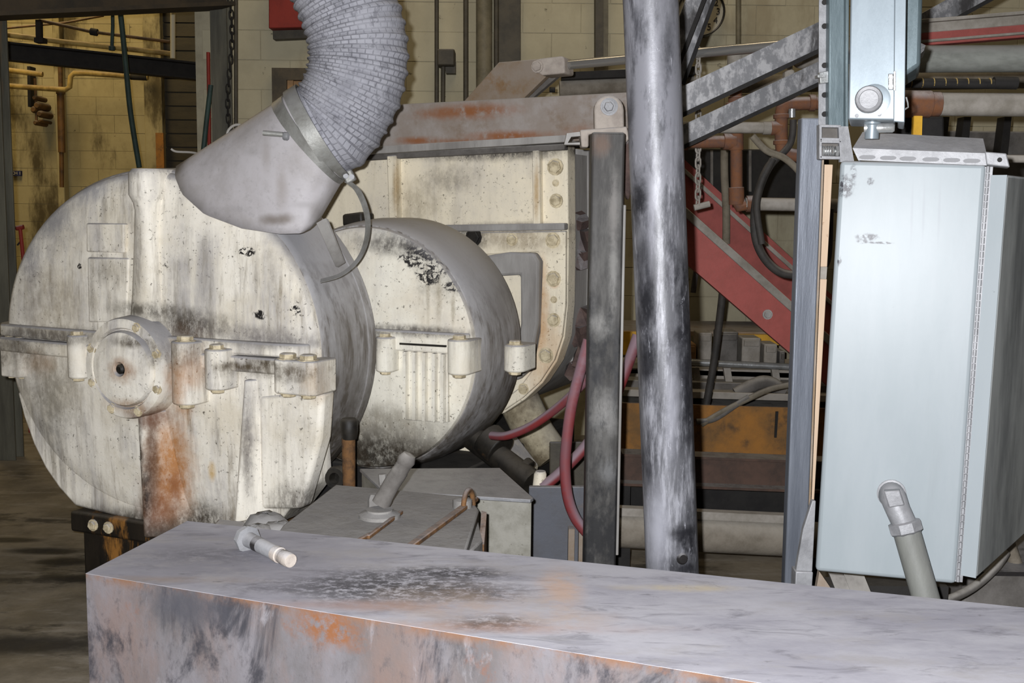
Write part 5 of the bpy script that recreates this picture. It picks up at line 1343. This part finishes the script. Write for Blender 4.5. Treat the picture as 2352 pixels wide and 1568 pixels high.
# conduit elbow and conduit
cf = thing('conduit_drop', 'grey conduit with elbow fitting leaving the enclosure flank', 'conduit', PL(2100, 1380, c0 - cn * .06, cn))
nf = -cn
e_ = PL(2048, 1133, c0 - cn * .0, cn)
m = MB(); m.lathe(e_, nf, [(.038, -.002), (.038, .006), (.03, .009)], 24); m.build('locknut', 'tray', cf)
f_ = PL(2078, 1205, c0 - cn * .055, cn)
pth = [e_ + nf * .004, e_ + nf * .03, PL(2052, 1143, c0 - cn * .05, cn), PL(2062, 1170, c0 - cn * .055, cn), f_]
m = MB(); m.tube(pth, [.033, .034, .034, .032, .032], 18); m.build('elbow', 'tray', cf, smooth=70)
m = MB(); m.hexa([PL(x, y, c0 - cn * .088, cn) for x, y in ((2030, 1128), (2066, 1126), (2078, 1160), (2042, 1166))], cn * .03); m.build('elbow_cover', 'tray', cf, bev=.003)
ax_ = (f_ - pth[3]).normalized(); g1 = PL(2140, 1420, c0 - cn * .07, cn)
ax2 = (g1 - f_).normalized()
m = MB(); m.lathe(f_ - ax2 * .01, ax2, [(.034, 0), (.044, .004), (.044, .028), (.036, .034)], 8); m.build('compression_nut', 'tray', cf)
m = MB(); m.cyl(f_, g1 + ax2 * .5, .0355, 24); m.build('tube', 'conduitg', cf)

# channel lying on top of the enclosure
tr = thing('slotted_channel', 'dusty slotted zinc channel lying on top of the enclosure', 'channel', PL(2100, 375, c0, cn))
ta = [PL(x, y, c0 - cn * .03, cn) for x, y in ((1978, 305), (2268, 320), (2268, 372), (1968, 352))]
top4 = [PL(1990, 304, c0 + cn * .04, cn), PL(2262, 318, c0 + cn * .04, cn)]
b = MB(); f0 = [PL(x, y, c0 - cn * .035, cn) for x, y in ((1962, 340), (2266, 352), (2266, 380), (1975, 368))]
b.prism(f0, cn * .004); wf = b.build('slotted_face', 'tray', tr)
b = MB(); b.prism([f0[0], f0[1], PL(2258, 318, c0 + cn * .05, cn), PL(1985, 303, c0 + cn * .05, cn)], (0, 0, -.004)); b.build('top_face', 'tray', tr)
b = MB(); b.prism([f0[0], f0[3], f0[3] + cn * .1, PL(1985, 303, c0 + cn * .05, cn)], cw * -.004); b.build('end_face', 'tray', tr)
for x in (1992, 2040, 2085, 2138, 2186, 2232):
    yc = 360 + (x - 1970) * .035; p = PL(x, yc, c0 - cn * .037, cn); w_ = .013
    m = MB(); m.prism([p + cw * (w_ * cos(a) + (w_ * .6 if cos(a) > 0 else -w_ * .6)) + UPZ * (.0055 * sin(a)) for a in [2 * pi * i / 12 + .1 for i in range(12)]], cn * .003); m.build('slot', 'dgrey2', tr, smooth=0)
m = MB(); m.prism([PL(x, y, c0 - cn * .04, cn) for x, y in ((2262, 348), (2312, 352), (2320, 384), (2266, 378))], cn * .05); m.build('end_tab', 'tray', tr, bev=.003)
m = MB(); m.lathe(PL(2296, 367, c0 - cn * .04, cn), -cn, [(.006, -.01), (.006, .002), (0, .0025)], 12); m.build('tab_hole', 'dark', tr)
# galvanised switch box above
ub = thing('switch_box', 'galvanised switch box with round knockout above the enclosure', 'box', P(2010, 276, 2.95))
u0 = P(1948, 276, 2.95)
b = MB(); b.prism([PL(x, y, u0, cn) for x, y in ((1956, -120), (2058, -120), (2056, 276), (1948, 274))], cn * .16); ubo = b.build('body', 'galv', ub, bev=.004)
b = MB(); b.prism([PL(x, y, u0 - cn * .012, cn) for x, y in ((2056, -120), (2083, -120), (2078, 281), (2052, 279))], cn * .012); b.build('cover_lip', 'galv', ub, bev=.002)
b = MB(); b.prism([PL(x, y, u0 + cn * .0, cn) for x, y in ((2066, -120), (2083, -120), (2078, 281), (2062, 279))], cn * .16); b.build('cover', 'galv', ub, bev=.004)
kp = PL(1996, 230, u0, cn)
m = MB(); m.lathe(kp + cw * .012, -cn, [(.040, -.002), (.040, .003), (.034, .004)], 28); m.build('washer', 'galv', ub)
m = MB(); m.lathe(kp, -cn, [(.034, -.002), (.034, .02), (.031, .024), (.024, .022), (.023, .017), (0, .017)], 24); m.build('knockout_plug', 'tray', ub)
m = MB(); m.prism([PL(x, y, u0 - cn * .001, cn) for x, y in ((2040, 170), (2052, 170), (2052, 207), (2040, 207))], -cn * .008); lt = m.build('latch', 'steel', ub, bev=.002)
m = MB(); m.prism([PL(x, y, u0 - cn * .001, cn) for x, y in ((2052, 165), (2058, 165), (2058, 210), (2052, 210))], -cn * .014); m.build('latch_hook', 'steel', ub, bev=.001)
for y in (178, 198): bolt(lt, PL(2046, y, u0 - cn * .009, cn), -cn, .0045, 'steel', 'screw')
for (x, y) in ((1968, 266), (2020, 263), (1990, 206), (2072, 178), (2071, 198)): bolt(ubo, PL(x, y, u0, cn), -cn, .004, 'tray', 'screw')
b = MB(); b.tube([PL(2077, 240 + 0, u0, cn) + V((0.004, 0, .018)), PL(2085, 236, u0, cn), PL(2086, 246, u0, cn), PL(2077, 252, u0, cn)], .0022, 6); b.build('wire_ring', 'steel', ub)
b = MB(); b.prism([PL(x, y, u0 + cn * .18, cn) for x, y in ((2070, -120), (2122, -120), (2114, 150), (2080, 172), (2040, 172))], cn * .2); b.build('back_box', 'galvd', ub, bev=.01)
m = MB(); m.prism([PL(x, y, u0 + cn * .2, cn) for x, y in ((2108, 95), (2126, 104), (2122, 116), (2110, 128))], cn * .1); m.build('rubber_grommet', 'blackp', ub)
m = MB(); m.lathe(PL(2004, 274, u0 + cn * .06, cn), -UPZ, [(.022, -.01), (.022, .012), (.018, .015), (.018, .05)], 14); m.build('nipple', 'galv', ub)
m = MB(); m.lathe(PL(1985, 294, u0 + cn * .06, cn), cw, [(.013, 0), (.013, .07), (.009, .075)], 10); m.build('clamp_bolt', 'steel', ub)
# galvanised column and perforated strut
gc = thing('galvanised_column', 'dull galvanised channel column left of the switch box', 'column', P(1928, 330, 3.15))
b = MB(); b.hexa([P(1905, -120, 3.15), P(1950, -120, 3.15), P(1948, 300, 3.15), P(1903, 290, 3.15)], (0, .06, 0)); b.build('channel', 'galvd', gc, bev=.004)
b = MB(); b.hexa([P(1943, -120, 3.13), P(1951, -120, 3.13), P(1949, 300, 3.13), P(1942, 300, 3.13)], (0, .03, 0)); b.build('return_lip', 'galvd', gc, bev=.002)
pf = thing('perforated_strut', 'narrow perforated zinc strut beside the galvanised column', 'strut', P(1893, 370, 3.18))
b = MB(); b.hexa([P(1882, -120, 3.18), P(1905, -120, 3.18), P(1903, 290, 3.18), P(1880, 286, 3.18)], (0, .004, 0)); b.build('face', 'tray', pf)
for y in (5, 60, 150, 218, 262):
    m = MB(); m.lathe(P(1894, y, 3.178), (0, -1, 0), [(.0075, -.004), (.0075, .0012), (0, .0015)], 14); m.build('hole', 'dark', pf)
# spring nuts and brackets
m = MB(); m.hexa([P(1882, 166, 3.16), P(1903, 162, 3.16), P(1903, 190, 3.16), P(1884, 192, 3.16)], (0, .02, 0)); m.build('clip', 'steel', pf, bev=.002)
m = MB(); m.hexa([P(1878, 172, 3.14), P(1896, 171, 3.14), P(1896, 177, 3.14), P(1878, 178, 3.14)], (0, .03, 0)); m.build('clip_tab', 'steel', pf)
for (y0, y1) in ((286, 324), (322, 366)):
    for (xa, ya, xb, yb) in ((1884, y0, 1932, y0 + 7), (1884, y1 - 8, 1930, y1), (1882, y0, 1888, y1)):
        m = MB(); m.hexa([P(xa, ya, 3.12), P(xb, ya + 1, 3.12), P(xb, yb, 3.12), P(xa, yb - 1, 3.12)], (0, .03, 0)); m.build('bracket_wall', 'tray', pf, bev=.001)
    m = MB(); m.hexa([P(1888, y0, 3.155), P(1932, y0, 3.155), P(1932, y1, 3.155), P(1888, y1, 3.155)], (0, .006, 0)); m.build('bracket_back', 'dgrey', pf)
m = MB(); cp = []
for i in range(60):
    a = i / 60 * 2 * pi * 5; cp.append(P(1888 + i * .45, 347, 3.14) + V((0, .011 * cos(a) , .013 * sin(a))))
m.tube(cp, .0017, 6); m.build('spring', 'steel', pf)
m = MB(); m.cyl(P(1916, 347, 3.13), P(1952, 349, 3.13), .006, 10); m.build('stud', 'steel', pf)
m = MB(); m.lathe(P(1918, 347, 3.13), (1, 0, 0), [(.015, 0), (.015, .008), (.008, .009)], 6); m.build('nut', 'steel', pf)
m = MB(); m.hexa([P(1926, 290, 3.12), P(1948, 290, 3.12), P(1962, 372, 3.12), P(1930, 372, 3.12)], (0, .015, 0)); m.build('gusset', 'tray', pf)

# ================================================================== RIGHT SIDE, BEHIND
t = thing('red_channel', 'red channel with dusty top running right of the switch box', 'beam', P(2250, 105, 4.7))
for (ya, yb, nm, mm, dy) in ((44, 52, 'top_lip', 'lgrey', -.03), (52, 76, 'dusty_slope', 'lgrey', 0), (75, 94, 'web', 'redd', -.004), (92, 98, 'lower_lip', 'lgrey', -.03), (98, 105, 'underside', 'redd', -.012)):
    Yc = 4.7 + dy
    m = MB(); m.prism([P(2040, ya + 6, Yc), P(2480, ya - 30, Yc), P(2480, yb - 30, Yc), P(2040, yb + 6, Yc)], (0, .06 - dy, 0)); m.build(nm, mm, t, bev=.003)
pipe('galvanised_pipe', [(2040, 136), (2480, 134)], 4.3, 30, 'galvp', 'thick shiny galvanised pipe right of the switch box', 'pipe', n=24)
pipe('galvanised_pipe', [(2040, 238), (2480, 242)], 4.1, 26, 'lgrey', 'dusty grey pipe with rusty coupling above the slotted channel', 'pipe', n=20, fit=(((2070, 238), (2136, 239), 31, 'rustpipe'), ((2136, 239), (2158, 239), 28, 'rustpipe')))
pipe('flexible_conduit', [(2060, 190), (2290, 193)], 4.12, 11, 'dark', 'black spiral wrapped conduit between the two thick pipes', 'conduit', fit=tuple(((2090 + i * 26, 190.2), (2092.5 + i * 26, 190.2), 11.6, 'ypipe') for i in range(8)) + (((2282, 190), (2336, 191), 14, 'dark'),))
b = MB(); b.hexa([P(2099, 262, 4.08), P(2119, 262, 4.08), P(2117, 330, 4.08), P(2097, 330, 4.08)], (0, .02, 0)); tag(b.build('yellow_tag', 'yellow'), 'yellow strip hanging below the rusty coupling', 'strip')
b = MB(); b.hexa([P(2060, 266, 4.12), P(2170, 266, 4.12), P(2170, 330, 4.12), P(2060, 330, 4.12)], (0, .15, 0)); tag(b.build('black_bracket', 'dark', bev=.01), 'black block behind the yellow strip', 'block')
angle('angle_brace', (2060, 90), (2330, -60), 4.95, 4.95, 40, 'grey angle brace crossing above the red channel at right')
pipe('grey_pipe', [(2260, 364), (2480, 366)], 3.9, 9, 'lgrey', 'thin grey pipe at right level with the end tab of the slotted channel', 'pipe')
t = thing('far_machine', 'dark grey machine frame behind the pipes at the far right', 'machine', V((P(2270, 400, 6.6).x, 6.7, 0)))
m = MB(); m.box((P(2060, 300, 6.6).x, 6.6, 0), (P(2700, 300, 6.6).x, 6.9, P(2200, 300, 6.6).z)); m.build('panel', 'dgrey', t, bev=.01)
for x in (2165, 2215, 2308):
    m = MB(); m.hexa([P(x, 268, 6.5), P(x + 16, 268, 6.5), P(x + 6, 360, 6.5), P(x - 12, 360, 6.5)], (0, .1, 0)); m.build('stay', 'dark', t)
# below the enclosure at right
t = thing('floor_machine', 'dark machine base on the floor right of the enclosure door', 'base', V((P(2350, 1330, 3.9).x, 3.9, 0)))
zz = P(2300, 1312, 3.6).z
m = MB(); m.box((P(2215, 1312, 3.6).x, 3.6, 0), (P(2700, 1312, 3.6).x, 4.3, zz)); m.build('slab', 'dgrey', t, bev=.01)
m = MB(); m.box((P(2215, 1312, 3.6).x - .01, 3.59, zz - .012), (P(2700, 1312, 3.6).x, 4.3, zz + .002)); m.build('edge_strip', 'blackp', t)
m = MB(); m.tube(spline(pxline([(2345, 1195), (2315, 1235), (2335, 1300)], 3.7), 5), rpx(16, 3.7), 12); m.build('bent_pipe', 'bigpipe', t)
hose([(2130, 1392), (2190, 1372), (2240, 1345), (2285, 1305), (2310, 1270)], 3.35, 11, 'grey cable curving up under the enclosure door', 'dgrey', cat='cable', name='power_cable', Y2=3.6)
t = thing('support_frame', 'grey flat bars supporting the enclosure from below', 'frame', V((P(1960, 1360, 3.3).x, 3.3, 0)))
for (x0, x1) in ((1905, 1945), (1938, 1985)):
    m = MB(); m.hexa([P(x0, 1318, 3.28), P(x1, 1322, 3.28), P(x1 + 40, 1420, 3.2), P(x0 + 40, 1420, 3.2)], (0, .02, 0)); m.build('flat_bar', 'dgrey', t)
m = MB(); m.box((P(1890, 1330, 3.34).x, 3.34, 0), (P(2180, 1330, 3.34).x, 3.42, P(2000, 1345, 3.34).z)); m.build('plinth', 'dark', t)

# ================================================================== DUSTY STEEL BOX (front)
zt = .75
FLc, BLc = PZ(197, 1316, zt), PZ(430, 1196, zt)
FR1, BR1 = PZ(1700, 1560, zt), PZ(2352, 1395, zt)
FR = FLc + (FR1 - FLc) * 1.55; BR = BLc + (BR1 - BLc) * 1.25
bx = thing('steel_box', 'long dusty grey steel box with rusty front lying across the bottom', 'box', V(((FLc.x + BR.x) / 2, (FLc.y + FR.y) / 2 + .2, 0)))
b = MB(); b.prism([FLc, FR, BR, BLc], (0, 0, -.001)); b.build('top_plate', 'btop', bx)
for nm, p, q_ in (('front_panel', FLc, FR), ('end_panel', BLc, FLc), ('rear_panel', BR, BLc), ('far_end_panel', FR, BR)):
    d = (q_ - p).normalized(); nn = V((-d.y, d.x, 0)) * .006; dz = V((0, 0, -.001))
    b = MB(); b.prism([p + dz, q_ + dz, V((q_.x, q_.y, 0)), V((p.x, p.y, 0))], nn); b.build(nm, 'bfront', bx)
d = (FR - FLc).normalized()
# big bolt lying on the box
h0 = PZ(566, 1236, zt + .028); h1 = PZ(668, 1284, zt + .020)
bt = thing('steel_bolt', 'big dusty bolt lying on the dusty steel box', 'bolt', V(((h0.x + h1.x) / 2, (h0.y + h1.y) / 2, zt)))
ax_ = (h1 - h0).normalized(); ax_.z = -.06; ln = (h1 - h0).length
m = MB(); m.lathe(h0, ax_, [(.022, -.016), (.03, -.010), (.03, .004), (.034, .005), (.034, .010), (.02, .011)], 8); m.build('head', 'tray', bt)
m = MB(); m.lathe(h0, ax_, [(.0195, .008), (.0185, .03), (.0175, ln * .75), (.016, ln * .76)], 18); m.build('shank', 'tray', bt)
m = MB(); m.lathe(h0, ax_, [(.019, ln * .66), (.0195, ln * .68), (.0195, ln * .76), (.0165, ln * .77), (.0165, ln * .83), (.018, ln * .84), (.018, ln * .97), (.0165, ln), (0, ln)], 18); m.build('threaded_end', 'putty', bt)
m = MB(); m.lathe(h0 + ax_ * .045, ax_, [(.0188, 0), (.0190, .004), (.0186, .02)], 16); m.build('black_band', 'blackp', bt)
